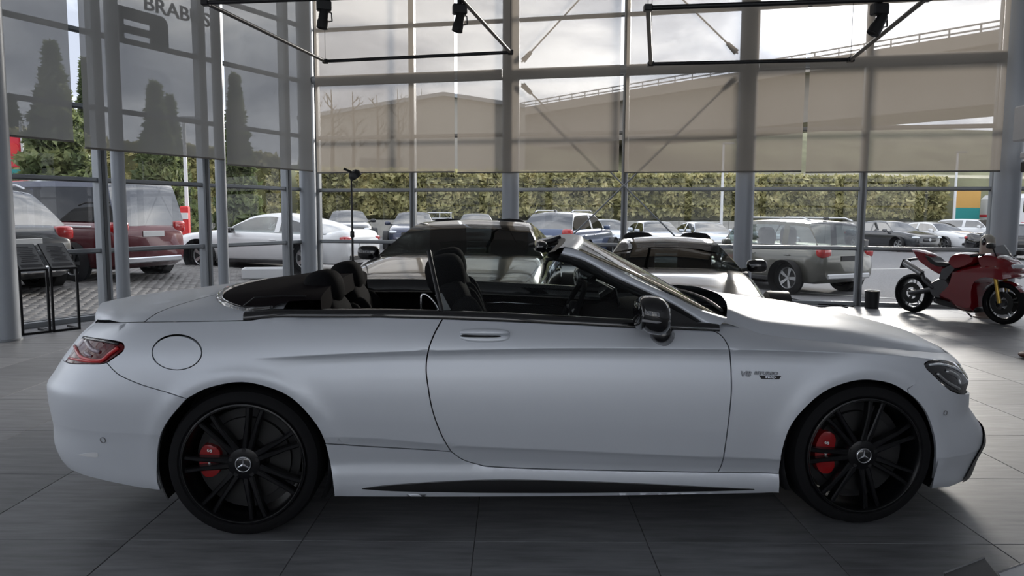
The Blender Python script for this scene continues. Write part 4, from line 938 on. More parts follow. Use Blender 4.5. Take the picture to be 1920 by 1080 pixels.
# rear quarter with the fuel flap cut out
fe = [(331.7+46.5*cos(a), 661+32.5*sin(a)) for a in np.linspace(0, 2*pi, 40, endpoint=False)]; flap = T(fe)
q_l, v_l = px_side(152, 632); q_d, v_d = px_side(178, 605)
quarter = T(door_rear[:-1])+T(sill_top[::-1][:-1])+T(arch_r[::-1][:-1])+T(bump_r[::-1][:-1])+T(lamp_top[::-1][:-1])+[(q_l, nz(v_l))]+T(deck_line[::-1][:-1])+T(quarter_top[::-1][:-1])
both('rear_quarter', skin(quarter, surf_side, .03, ROWS, holes=[flap], cols=COLS), 'satin_white')
both('fuel_flap', skin(flap, surf_side, .02, ROWS), 'satin_white', far=False)
both('sill_skirt', skin(T(sill_top[:-1])+T(door_low[:-1])+T(fend_low[:-1])+T(arch_f[::-1][:-1])+T(sill_bot[::-1][:-1])+T(arch_r2[::-1][:-1]), surf_side, .03, [r for r in ROWS if r > .175], gap=.002, step=.018, cols=COLS), 'satin_white')
# front wing
qn, vn = px_side(1797, 674)
wing = T(door_front[:-1])+T([(1337, 620), (1350, 606)])+T(hood_gap[:-1])+T([(1783, 664), (1797, 674), (1808, 689)])+T(head_top[::-1][1:-1])+T([(1733, 683), (1738, 698), (1702, 729), (1703, 738)])+T(arch_f1[::-1][1:-1])+T(fend_low[::-1][:-1])
both('front_wing', skin(wing, surf_side, .03, ROWS, cols=COLS), 'satin_white')
# bumpers wrap round to the centre line
hl_end = T(head_low)[-1]
fb_top = [(hl_end[0]+(QMAX-hl_end[0])*t, hl_end[1]-.03*t) for t in (.2, .5, .8, 1.0)]
fb_bot = [(QMAX, NOM[0]+.0), (QMAX-.4, NOM[0]), (QMAX-.62, NOM[0]+.012)]
both('front_bumper', skin(T(bump_f[:-1])+T(head_low[1:])+fb_top+fb_bot+T([(1802, 906), (1780, 914), (1747, 917)])+T(arch_f2[::-1][1:-1]), surf_side, .03, ROWS, cols=COLS), 'satin_white')
lb = T(lamp_bot)[-1]
rb_top = [(lb[0]*t, lb[1]) for t in (.8, .5, .2, 0)]
rb_bot = [(0, .215), (lb[0]*.3, .215), (lb[0]*.7, .21), (lb[0]*1.0, .205)]
both('rear_bumper', skin(T(bump_r[::-1][:-1])+T(lamp_bot[:-1])+rb_top+rb_bot+T([(140, 886), (177, 897), (227, 908), (270, 916), (301, 919)])+T(arch_r0[1:-1]), surf_side, .03, ROWS, cols=COLS), 'satin_white')
# nose centre between bonnet edge and bumper: grille and emblem
rows = []
for k in range(13):
    q = QMAX-.62+.62*k/12; rows.append([surf_side(q, .48+(.80-.48)*j/8) for j in range(9)])
both('grille', MB().grid([[(x-.03, y, z) for x, y, z in r] for r in rows], flip=True), 'grille_dark')
rows = [[surf_side(QMAX-.55+.55*k/10, .20+.19*j/5) for j in range(6)] for k in range(11)]
both('front_intake', MB().grid([[(x+.004, y, z) for x, y, z in r] for r in rows], flip=True), 'grille_dark')
for k in range(7):
    zz = .52+.04*k; both('grille_bar', MB().tube([tuple(np.array(surf_side(QMAX-.55+.55*j/8, zz))+np.array([-.015, 0, 0])) for j in range(9)], .008, 6), 'chrome', 40)
# black front lip
lip = T(smooth_line([(1848, 800), (1843, 828), (1830, 856), (1812, 888), (1802, 906)]))
rows = [[(lambda p: (p[0]+.008, p[1]-.006, p[2]))(surf_side(q+(QMAX-q)*t, zz)) for t in np.linspace(0, 1, 14)] for q, zz in lip]
P('lip_black', (.012, .012, .013), .35)
both('front_lip', MB().grid(rows, flip=True), 'lip_black')
# tail light and headlight lenses (slightly sunk)
def lens(poly, dz, name, mat):
    mb = skin(poly, lambda u, v: (lambda p: (p[0], p[1]+dz, p[2]))(surf_side(u, v)), .015, ROWS, gap=.003, cols=np.linspace(0, QMAX, 420)); return both(name, mb, mat)
tl_poly = T(lamp_top[:-1])+T(lamp_bot[:-1])+[T([(121, 678)])[0]]
P('lens_red', (.10, .003, .005), .12, 0, .25, spec=.3); P('lens_dark', (.010, .010, .012), .06, 0, 1); P('lens_clear', (.40, .33, .38), .2, 0, .3); P('lens_glow', (.60, .03, .035), .2, 0, .3)
tl = lens(tl_poly, .004, 'tail_light', 'lens_red')
hp = T(head_top[:-1])+T([(1813, 693), (1818, 702), (1820, 712), (1816, 728), (1812, 742)])+T(head_low[::-1][:-1])
hl_ = lens(hp, .004, 'headlight', 'lens_dark')
def strip(pts, r, name, mat, parent, off=.004, n=6):
    qs = T(smooth_line(pts, 4)); P3 = [(lambda p: (p[0], p[1]-off, p[2]))(surf_side(*q)) for q in qs]; return MB().tube(P3, r, n).build(name, mat, parent, True)
strip([(138, 650), (150, 668), (168, 675), (190, 676), (205, 664), (222, 652)], .009, 'light_bar', 'lens_glow', tl, .0); strip([(128, 672), (160, 677), (188, 678)], .007, 'light_bar', 'lens_glow', tl, .0); strip([(160, 640), (172, 655), (186, 660)], .010, 'reflector', 'lens_clear', tl, -.002); strip([(158, 662), (170, 668)], .007, 'reflector', 'lens_clear', tl, -.002); strip([(154, 634), (185, 638.5), (222, 645)], .007, 'top_trim', 'lens_dark', tl, 0)
strip([(1742, 684), (1765, 683), (1790, 690), (1806, 699)], .006, 'daylight_strip', 'lamp_lens', hl_, .0); strip([(1757, 700), (1775, 716), (1800, 730)], .008, 'lamp_reflector', 'rim_silver', hl_, -.002); strip([(1775, 696), (1795, 706), (1803, 722)], .012, 'lamp_reflector', 'rim_silver', hl_, -.006)
# sill trim, parking sensors, bumper slot, gap-lines
tt_ = np.array(T(smooth_line([(679, 915.5), (720, 910), (800, 904), (900, 899.5), (1000, 899.5), (1150, 904), (1300, 911), (1414, 917)]))); tb_ = np.array(T(smooth_line([(679, 916.5), (760, 920), (920, 922.5), (1100, 922.5), (1300, 920), (1414, 918)])))
rows = []
for q in np.linspace(tt_[0, 0], tt_[-1, 0], 70):
    z1_, z0_ = np.interp(q, tt_[:, 0], tt_[:, 1]), np.interp(q, tb_[:, 0], tb_[:, 1]); o_ = .004+.008*min(1, (z1_-z0_)/.02); s0_, s1_ = surf_side(q, z0_), surf_side(q, z1_)
    rows.append([(s0_[0], s0_[1]+.01, s0_[2])]+[(s0_[0]+(s1_[0]-s0_[0])*t, min(s0_[1]+(s1_[1]-s0_[1])*t, surf_side(q, z0_+(z1_-z0_)*t)[1])-o_, s0_[2]+(s1_[2]-s0_[2])*t) for t in (0, .33, .67, 1)]+[(s1_[0], s1_[1]+.01, s1_[2])])
both('sill_trim', MB().grid(rows, flip=True), 'lip_black', 40)
def disc_on(px, py, r, name, mat, out=.003, ring=False):
    q, v = px_side(px, py); p = np.array(surf_side(q, nz(v))); e = 1e-3; a = np.array(surf_side(q+e, nz(v)))-p; b = np.array(surf_side(q, nz(v)+e))-p; n = np.cross(a, b); n /= np.linalg.norm(n); n = n if n[1] < 0 else -n
    fr = frame3(tuple(p+n*out), tuple(a), tuple(b)); m = MB().lathe([(.001, .001), (r*.8, .001), (r, -.002), (r, -.01)] if not ring else [(r*.82, -.004), (r*.82, .0015), (r, .0015), (r, -.004)], 20); m.v = [tuple(fr @ Vector(x)) for x in m.v]; return m.build(name, mat, convertible, 40), fr, p
P('sensor_grey', (.25, .25, .26), .5)
disc_on(193.5, 825, .0145, 'parking_sensor', 'sensor_grey', ring=True); disc_on(1772, 774, .012, 'parking_sensor', 'sensor_grey', ring=True)
slot = T(smooth_line([(144, 853), (160, 850.5), (180, 848.5), (184, 853), (180, 857.5), (160, 856), (144, 853)]))[:-1]
both('bumper_reflector', skin(slot, lambda u, v: (lambda p: (p[0], p[1]-.002, p[2]))(surf_side(u, v)), .02, ROWS, gap=0, flange=.006), 'white_plastic', far=False)
P('badge_metal', (.16, .165, .175), .25, 1)
# badge on the front wing
qb, vb = px_side(1421, 702); pb = np.array(surf_side(qb, nz(vb))); xb_ = np.array(surf_side(qb+.1, nz(vb)))-pb; yb_ = np.array(surf_side(qb, nz(vb)+.01))-np.array(surf_side(qb, nz(vb)-.01)); nb = np.cross(xb_, yb_); nb /= np.linalg.norm(nb)
def on_badge(dx, dy, out=.003): return frame3(tuple(pb+xb_/np.linalg.norm(xb_)*dx+yb_/np.linalg.norm(yb_)*dy+nb*out), tuple(xb_), tuple(yb_))
text_part('badge_lettering', 'V8', .034, 'badge_metal', convertible, on_badge(-.062, 0), .003, .0012, .25, sx=1.35); text_part('badge_lettering', 'BITURBO', .022, 'badge_metal', convertible, on_badge(.038, .006), .003, .0006, .2, sx=1.25)
bpl = MB().prism([(-.052, 0), (.052, 0), (.042, -.016), (-.042, -.016)], lambda u, v, t: tuple(on_badge(.058, -.004, .001) @ Vector((u, v, t))), 0, .004).build('badge_plate', 'black_plastic', convertible); text_part('badge_lettering', '4MATIC+', .013, 'chrome', bpl, on_badge(.058, -.012, .006), .001)
# door handle
qh, vh = px_side(909, 630); ph = np.array(surf_side(qh, nz(vh))); xh = np.array(surf_side(qh+.1, nz(vh)))-ph; yh = np.array(surf_side(qh, nz(vh)+.01))-np.array(surf_side(qh, nz(vh)-.01)); frh = frame3(tuple(ph), tuple(xh), tuple(yh))
m = MB().blob((0, 0, -.002), (.118, .031, .012), .8, 28, 10); m.v = [tuple(frh @ Vector(p)) for p in m.v]; dh = m.build('door_handle', 'satin_white', convertible, True)
m = MB().blob((0, .012, .010), (.115, .017, .022), .75, 28, 10); m.v = [tuple(frh @ Vector(p)) for p in m.v]; m.build('grip', 'satin_white', dh, True)
m = MB().blob((-.02, -.004, .009), (.095, .007, .010), .8, 24, 8); m.v = [tuple(frh @ Vector(p)) for p in m.v]; m.build('grip_recess', 'black_plastic', dh, True)
# ---- dark inner body behind the gaps, wheel housings, underside
rows = []
for x in np.linspace(-2.12, 1.88, 60):
    q = q_of(x, .6); w = max(.05, float(plan_w(q))-.05); zt = float(z_b(x))-.03; hide = any(abs(x-xw) < .40 for xw in (-1.468, 1.468))
    zlo = .20 if -1.85 < x < 1.8 else .32
    for xw in (-1.468, 1.468):
        if abs(x-xw) < .41: zlo = max(zlo, .345+sqrt(max(0, .41**2-(x-xw)**2)))
    w2 = w-.03; rows.append([(x, -w2, zlo), (x, -w2+.0, .5*(zlo+zt)), (x, -w2+.055, zt), (x, -.6, zt)])
both('inner_body', MB().grid(rows), 'black_plastic')
MB().box((0, 0, .22), (3.7, 1.2, .04)).build('underbody', 'black_plastic', convertible)
for xw in (-1.468, 1.468):
    for sd in (-1, 1):
        prof = [(.385, -.895), (.405, -.87), (.405, -.55), (.001, -.55)]; m = MB(); rr = []
        for r_, y_ in prof: rr.append([(xw+r_*cos(a), y_*-sd if sd > 0 else y_, .345+r_*sin(a)) for a in np.linspace(-.45, pi+.45, 40)])
        m.grid(rr, flip=sd > 0); m.build('wheel_housing', 'black_plastic', convertible, 40)
# ---- bonnet: lofted between the two wing edges
edge = [np.array(side(*(lambda q: (q[0], nv(q[1])))(p))) for p in T(hood_gap)]
crown = pchip([.75, .9, 1.12, 1.38, 1.59, 1.75, 1.95, 2.1], [.02, .088, .104, .096, .080, .062, .042, .03]); hp_f = pchip([0, .3, .42, .5, .8, .9, .96, 1], [1, .98, .93, .86, .66, .52, .27, 0])
bow = pchip([.75, .9, 1.2, 1.7, 1.89, 2.03, 2.16], [.14, .13, .11, .15, .15, .10, .05])
fs_ = np.unique(np.concatenate([np.linspace(-1, 1, 41), [-.98, .98, -.94, .94]])); rows = []
for x, w, z in edge: rows.append([(x+float(bow(x))*(1-abs(f)**2.2), -w*f*.990, z-.004+float(crown(x))*float(hp_f(abs(f)))) for f in fs_])
MB().grid(rows, flip=True).build('bonnet', 'satin_white', convertible, True)
rows = []
he = T([(1808, 689)])[0]; last = (lambda p: p)(edge[-1])
for f in fs_:
    a = np.array((last[0]+float(bow(last[0]))*(1-abs(f)**2.2), -last[1]*f*.997, last[2]-.001+float(crown(last[0]))*float(hp_f(abs(f))))); k = 1-abs(f); qq = he[0]+(QMAX-he[0])*k**.8; p = surf_side(qq, he[1]+(fb_top[-1][1]+.24-he[1])*k*.5); b = np.array((p[0], p[1]*(1 if f > 0 else -1), p[2]))
    rows.append([tuple(a+(b-a)*t+np.array([.008*sin(pi*t), 0, .004*sin(pi*t)])) for t in np.linspace(0, 1, 7)])
MB().grid(rows).build('nose_panel', 'satin_white', convertible, True)
# ---- boot lid / deck, lofted between the two quarter edges
dk = [np.array(side(*(lambda q: (q[0], nv(q[1])))(p))) for p in T(deck_line+[])]
dk = sorted(dk, key=lambda p: p[0]); dkx = [p[0] for p in dk]; dk_w = pchip(dkx, [p[1] for p in dk]); dk_z = pchip(dkx, [p[2] for p in dk])
ck = pchip([-2.3, -2.1, -1.9, -1.5, -1.2, -.9], [.035, .05, .07, .082, .075, .07]); df = pchip([0, .5, .8, .9, .96, 1], [1, .9, .66, .46, .22, 0])
def deck(x, f):
    xe = max(min(x, dkx[-1]), dkx[0]); bx = -.185*(1-sstep(-2.3, -1.75, x))*(1-abs(f)**1.15)
    lipz = .012*(1-float(sstep(-2.16, -2.06, x)))
    zz = float(dk_z(xe)) if x < -1.47 else float(z_b(x))+.006; ww = float(dk_w(xe)) if x < -1.47 else float(dk_w(-1.47))+(x+1.47)*.03
    return (x+float(bx), -ww*f, zz+lipz+float(ck(x))*float(df(abs(f))))
def boot_patch(x0, x1, n): return [[deck(x, f) for f in fs_] for x in np.linspace(x0, x1, n)]
x_lid = -1.955
def curved(x0f, x1f, n): return [[deck(x0f(f)+(x1f(f)-x0f(f))*i/n, f) for f in fs_] for i in range(n+1)]
lidx = lambda f: -1.93+.198*(1-abs(f)**2)
MB().grid(curved(lambda f: dkx[0]+.0, lambda f: lidx(f)-.003, 22), flip=True).build('boot_lid', 'satin_white', convertible, True)
MB().grid(curved(lambda f: lidx(f)+.003, lambda f: -1.30, 22), flip=True).build('roof_cover', 'satin_white', convertible, True)
# tail face from the boot lip down to the bumper
rows = []
for f in fs_:
    a = np.array(deck(dkx[0], f)); qq = q_l*abs(f); b = np.array(side(qq, v_l)); b = np.array([b[0], -b[1]*np.sign(f), b[2]]); c = np.array(side(lb[0]*abs(f), nv(lb[1]))); c = np.array([c[0], -c[1]*np.sign(f), c[2]])
    rows.append([tuple(a), tuple(a*.93+b*.07+np.array([-.006, 0, -.012])), tuple(a*.55+b*.45+np.array([.03, 0, 0])), tuple(b), tuple((b+c)/2), tuple(c)])
MB().grid(rows).build('tail_panel', 'satin_white', convertible, True)
# ---- black soft-top cover behind the cabin
def dshape(t):     # outline of the cover in plan, t 0..1 from near front round the back to far front
    a = pi*t; w = .775*cos(a); return w, -1.36-.42*sin(a)**.75
def cover(s, t, lift=0):
    w, xb2 = dshape(t); x = -1.12+(xb2+1.12)*s; f = w/.83
    return deck(x, max(-1, min(1, f)))
tt = np.linspace(0, 1, 49)
def lifted(s, t, h): p = cover(s, t); return (p[0], p[1], p[2]+h)
MB().grid([[lifted(s, t, h) for t in tt] for s, h in ((1.0, -.02), (1.0, .012), (.985, .019), (.955, .019), (.94, .010))], flip=True).build('cover_trim', 'black_gloss', convertible, True)
P('cover_black', (.010, .008, .009), .8, spec=.04)
MB().grid([[lifted(s, t, h) for t in tt] for s, h in ((.945, .006), (.90, .016), (.8, .028), (.6, .038), (.4, .042), (.2, .045), (.02, .045), (0, -.05))], flip=True).build('soft_top_cover', 'cover_black', convertible, 50)
for sd in (-1, 1): MB().tube([cover(.97, .5+sd*.45*.9)]+[lifted(s, .5+sd*.41, .05) for s in (.8, .5, .2)], .004, 6).build('cover_seam', 'black_plastic', convertible)
# ---- belt trim
def belt_pt(x, dw, dz): 
    q = q_of(x, float(z_b(x))); p = side(q, 4.0); return (p[0], -(p[1]-dw), p[2]+dz)
bx_ = np.linspace(-1.47, .76, 50)
both('belt_trim', MB().grid([[belt_pt(x, a, b) for a, b in ((0, .001), (-.002, .012), (.006, .030), (.03, .038), (.085, .034), (.09, -.05))] for x in bx_]), 'black_gloss')
# ---- cabin tub
rows = [[(x, -.80, .98 if x < .3 else .93), (x, -.78, .55), (x, -.74, .36), (x, 0, .34), (x, .74, .36), (x, .78, .55), (x, .80, .98 if x < .3 else .93)] for x in np.linspace(-1.25, 1.05, 12)]
MB().grid(rows, flip=True).build('cabin_tub', 'leather_black', convertible, 40)
MB().grid([[(-1.15, y, .36), (-1.17, y, .8), (-1.20, y, 1.06)] for y in np.linspace(-.8, .8, 9)]).build('rear_bulkhead', 'leather_black', convertible, True)
for sd in (-1, 1):
    dc = MB().blob((-.05, sd*.79, .80), (.62, .035, .14), .4, 24, 10).build('door_card', 'leather_black', convertible, True)
    MB().tube([(-.62, sd*.755, .88), (-.2, sd*.75, .90), (.4, sd*.75, .86)], .008, 8).build('card_strip', 'chrome', dc, True)
# dashboard
rows = []
for y in np.linspace(-.78, .78, 23):
    c = 1-(y/.9)**2*.2; rows.append([(.36, y, .62), (.33, y, .80), (.36, y, .90*1), (.44, y, .965*c+.03), (.62, y, .985*c+.03), (.85, y, .95*c+.03), (1.05, y, .90)])
ds = MB().grid(rows).build('dashboard', 'leather_black', convertible, True)
for y in (-.62, -.2, 0, .2): MB().lathe([(.001, 0), (.033, 0), (.042, .012), (.042, .02)], 18, 'x', (.335, y, .83)).build('air_vent', 'chrome', ds, True)
MB().box((.42, .2, 1.005), (.02, .62, .16), R('Y', -15), ch=.008).build('display', 'black_gloss', ds)
MB().blob((-.1, 0, .58), (.55, .13, .13), .4, 20, 10).build('centre_console', 'leather_black', convertible, True); MB().blob((.05, 0, .72), (.10, .05, .02), .6, 14, 8).build('selector', 'chrome', convertible, True)
m = MB(); rt_ = R('Y', -66)
ring = [tuple(rt_ @ Vector((.185*cos(a), .185*sin(a), 0))+Vector((.22, .38, .90))) for a in np.linspace(0, 2*pi, 41)]; m.tube(ring, .017, 10, False); swo = m.build('steering_wheel', 'leather_black', convertible, True)
m = MB().blob((.235, .38, .895), (.03, .07, .06), .6, 14, 8); m.build('hub', 'leather_black', swo, True)
for a in (0, pi, -pi/2): MB().tube([(.23, .38, .895), tuple(rt_ @ Vector((.18*sin(a), .18*cos(a), 0))+Vector((.22, .38, .90)))], .014, 8).build('spoke', 'rim_silver', swo, True)
# seats
def seat(x, y, rear=False):
    s = 1
    b = MB().blob((x+.18, y, .52), (.28, .25, .10), .45, 22, 10).build('seat_cushion', 'leather_black', convertible, True)
    lean = -16 if not rear else -20; h = .34 if not rear else .27; cz = .83 if not rear else .80
    bk = MB().blob((x-.12, y, cz), (.085, .25, h), .45, 22, 12, R('Y', lean)).build('backrest', 'leather_black', convertible, True)
    for sd in (-1, 1): MB().blob((x-.07, y+sd*.21, cz-.02), (.09, .055, h*.85), .6, 14, 10, R('Y', lean)).build('bolster', 'leather_black', bk, True)
    if not rear:
        hr = MB().blob((x-.235, y, 1.185), (.105, .145, .105), .72, 22, 14, R('Y', -12)).build('headrest', 'leather_black', convertible, True); MB().blob((x-.20, y, 1.19), (.055, .125, .085), .6, 18, 10, R('Y', -12)).build('headrest_pad', 'leather_black', hr, True)
        MB().tube([(x-.23, y-.04, 1.05), (x-.235, y-.04, 1.14)], .03, 8).build('neck', 'leather_black', hr, True); MB().tube([(x-.23, y+.04, 1.05), (x-.235, y+.04, 1.14)], .03, 8).build('neck', 'leather_black', hr, True)
    else:
        MB().blob((x-.22, y, 1.105), (.10, .15, .10), .8, 20, 12, R('Y', -10)).build('headrest', 'leather_black', convertible, True)
for y in (-.38, .38): seat(-.32, y); 
for y in (-.36, .36): seat(-.97, y, True)
# belt guide loop with bright edge, on the near front seat
q1 = [(790, 590), (790, 557), (797, 552), (808, 560), (818, 573), (826, 592)]; MB().tube([(lambda p: (p[0], -.66, p[1]))(pl(a, b, .66)) for a, b in smooth_line(q1, 5)], .0055, 8).build('belt_guide', 'chrome', convertible, True)
both('belt_sash', MB().prism([(-.60, 1.10), (-.565, 1.11), (-.36, .72), (-.40, .71)], lambda u, v, t: (u, t, v), -.64, -.635), 'sensor_grey', None)
# ---- windscreen frame: pillar traced, header, glass
low = smooth_line([(1052, 476), (1096, 489), (1152, 519), (1227.5, 554), (1265, 572), (1302, 594.5), (1338, 619)]); upp = smooth_line([(1058, 460.5), (1087, 470), (1134, 494), (1209, 530), (1265, 556), (1312, 579), (1363, 595)])
nL = len(low)
def pil(pts, w0, w1): return [(lambda xz, w: np.array([xz[0], -w, xz[1]]))(pl(px, py, w0+(w1-w0)*(i/(len(pts)-1))), w0+(w1-w0)*(i/(len(pts)-1))) for i, (px, py) in enumerate(pts)]
PLo = pil(low, .605, .855); PUp = pil(upp, .565, .80)
rows = []
for a, b in zip(PLo, PUp):
    mid = (a+b)/2+np.array([.004, -.012, .004]); rows.append([tuple(a+np.array([0, .05, -.005])), tuple(a), tuple(a*.75+b*.25+np.array([.003, -.009, .003])), tuple(mid), tuple(a*.25+b*.75+np.array([.003, -.009, .003])), tuple(b), tuple(b+np.array([-.01, .03, -.012]))])
both('windscreen_pillar', MB().grid(rows), 'satin_white')
rows = [[tuple(a+np.array([0, .004, .004])), tuple(a+np.array([-.012, .008, -.022])), tuple(a+np.array([-.025, .03, -.034])), tuple(a+np.array([-.01, .07, -.01]))] for a in PLo]
both('pillar_seal', MB().grid(rows, flip=True), 'black_plastic')
# header bar across
hx0, hz0, hw0 = PUp[0][0], PUp[0][2], .60
def header(f, dx, dz): return (hx0+.115*(1-f*f)+dx, -hw0*f*1.0, hz0-.004+.048*(1-f*f)+dz)
fh = np.linspace(-1, 1, 31)
MB().grid([[header(f, dx, dz) for f in fh] for dx, dz in ((.055, -.03), (.045, -.008), (.0, .0), (-.035, -.008), (-.05, -.022))], flip=True).build('windscreen_header', 'satin_white', convertible, True)
MB().grid([[header(f, dx, dz) for f in fh] for dx, dz in ((-.05, -.022), (-.085, -.030), (-.09, -.05), (-.05, -.06), (.03, -.055), (.055, -.03))], flip=True).build('header_lining', 'black_plastic', convertible, True)
bx0, bz0, bw0 = PUp[-1][0]-.02, PUp[-1][2]-.015, .775
def screen(u, f, off=0):
    a = np.array(header(f, .05, -.018)); b = np.array((bx0+.07*(1-f*f), -bw0*f, bz0+.022*(1-f*f))); p = b+(a-b)*u; bul = .012*sin(pi*u); return (p[0]+bul*.6+off*.5, p[1], p[2]+bul*.8+off*.8)
MB().grid([[screen(u, f) for f in np.linspace(-.985, .985, 31)] for u in np.linspace(0, 1, 17)]).build('windscreen', 'clear_screen', convertible, True)
P('screen_trim', (.30, .27, .20), .3, .6)
for sd in (-1, 1): MB().tube([screen(u, sd*.975, .006) for u in np.linspace(.02, .98, 20)], .008, 8).build('screen_edge', 'screen_trim', convertible, True)
# cowl and wipers
cwl = [[(bx0+.07*(1-f*f)-.05+dx, -.80*f, bz0+.012*(1-f*f)+dz) for f in np.linspace(-1, 1, 25)] for dx, dz in ((0, -.05), (.02, -.012), (.08, -.02), (.17, -.045), (.21, -.09))]
co = MB().grid(cwl, flip=True).build('cowl', 'black_plastic', convertible, True)
for f0_, f1_ in ((.85, .05), (.1, -.65)): MB().tube([(lambda p: (p[0]+.03, p[1], p[2]+.018))(screen(.01, f0_+(f1_-f0_)*t)) for t in np.linspace(0, 1, 10)], .009, 6).build('wiper', 'black_plastic', co, True)
MB().blob((-.02, 0, 1.315), (.035, .13, .035), .6, 18, 10, R('Y', 12)).build('interior_mirror', 'black_gloss', convertible, True); MB().tube([(0.0, 0, 1.33), (.10, 0, 1.365)], .014, 8).build('mirror_stalk', 'black_plastic', convertible, True)
# raised side windows with their rubber edges, black corner triangle
wt = pil(smooth_line([(804, 471), (900, 466), (1000, 466), (1050, 478)]), .62, .60); wf = pil(smooth_line([(1050, 478), (1096, 493), (1152, 524), (1227, 559), (1265, 577), (1302, 599), (1330, 617)]), .60, .84); wb = pil([(832, 597), (950, 601), (1070, 607), (1181, 612), (1330, 619)], .84, .85)
top_e = wt+wf; n_ = 30
def along(L_, t): i = t*(len(L_)-1); k = min(int(i), len(L_)-2); return L_[k]+(L_[k+1]-L_[k])*(i-k)
rows = []
for i in range(n_+1):
    t = i/n_; a = along(top_e, t); b = along(wb, t); rows.append([tuple(b+(a-b)*s+np.array([0, -.028*sin(pi*s), 0])) for s in np.linspace(0, 1, 10)])
both('side_window', MB().grid(rows), 'clear_screen')
edge_r = [np.array(p) for p in rows[0]]; MB().tube([tuple(p) for p in edge_r], .011, 8).build('window_edge', 'black_plastic', convertible, True)
tri = pil([(1181, 611), (1230, 562), (1330, 617)], .86, .86); tri[1][1] = -.80
m = MB().add([tuple(p) for p in tri]+[tuple(p+np.array([0, .02, 0])) for p in tri], [(0, 2, 1), (3, 4, 5), (0, 1, 4, 3), (1, 2, 5, 4), (2, 0, 3, 5)]); both('corner_panel', m, 'black_gloss', None)
# ---- mirror
def mir(far=1):
    mc = np.array([pl(1219, 590, .99)[0], -.99, pl(1219, 590, .99)[1]])
    rows = []
    nv_, nu_ = 14, 26; m = MB()
    for i in range(nv_+1):
        t = -pi/2+pi*i/nv_; row = []
        for k in range(nu_):
            a = 2*pi*k/nu_; ct = abs(cos(t))**.75; cx = ct*np.sign(cos(a))*abs(cos(a))**.75; cy_ = ct*np.sign(sin(a))*abs(sin(a))**.85; cz_ = np.sign(sin(t))*abs(sin(t))**.85
            x = .090*cx*(1.0 if cx > 0 else .80); z = .086*cz_*(1+.10*cx)-(.012*cx); y = .115*cy_; row.append((mc[0]+x, mc[1]+y, mc[2]+z))
        rows.append(row)
    m.grid(rows, wrap=True); return m, mc
mm, mc = mir(); mo = both('door_mirror', mm, 'black_gloss'); far_m = [c for c in convertible.children if c.name.startswith('door_mirror')][-1]
for par, s in ((mo, 1), (far_m, -1)):
    MB().tube([(mc[0]+.06, s*-.93, mc[2]-.075), (mc[0]+.085, s*-.885, mc[2]-.115)], [.045, .06], 16).build('mirror_foot', 'black_gloss', par, True); MB().blob((mc[0]-.052, s*mc[1], mc[2]), (.012, .10, .068), .7, 18, 10).build('mirror_pane', 'black_gloss', par, True)
    MB().tube([(mc[0]-.06, s*(mc[1]-.10), mc[2]-.012), (mc[0]+.0, s*(mc[1]-.116), mc[2]-.018), (mc[0]+.07, s*(mc[1]-.085), mc[2]-.02)], .006, 8).build('indicator', 'sensor_grey', par, True)
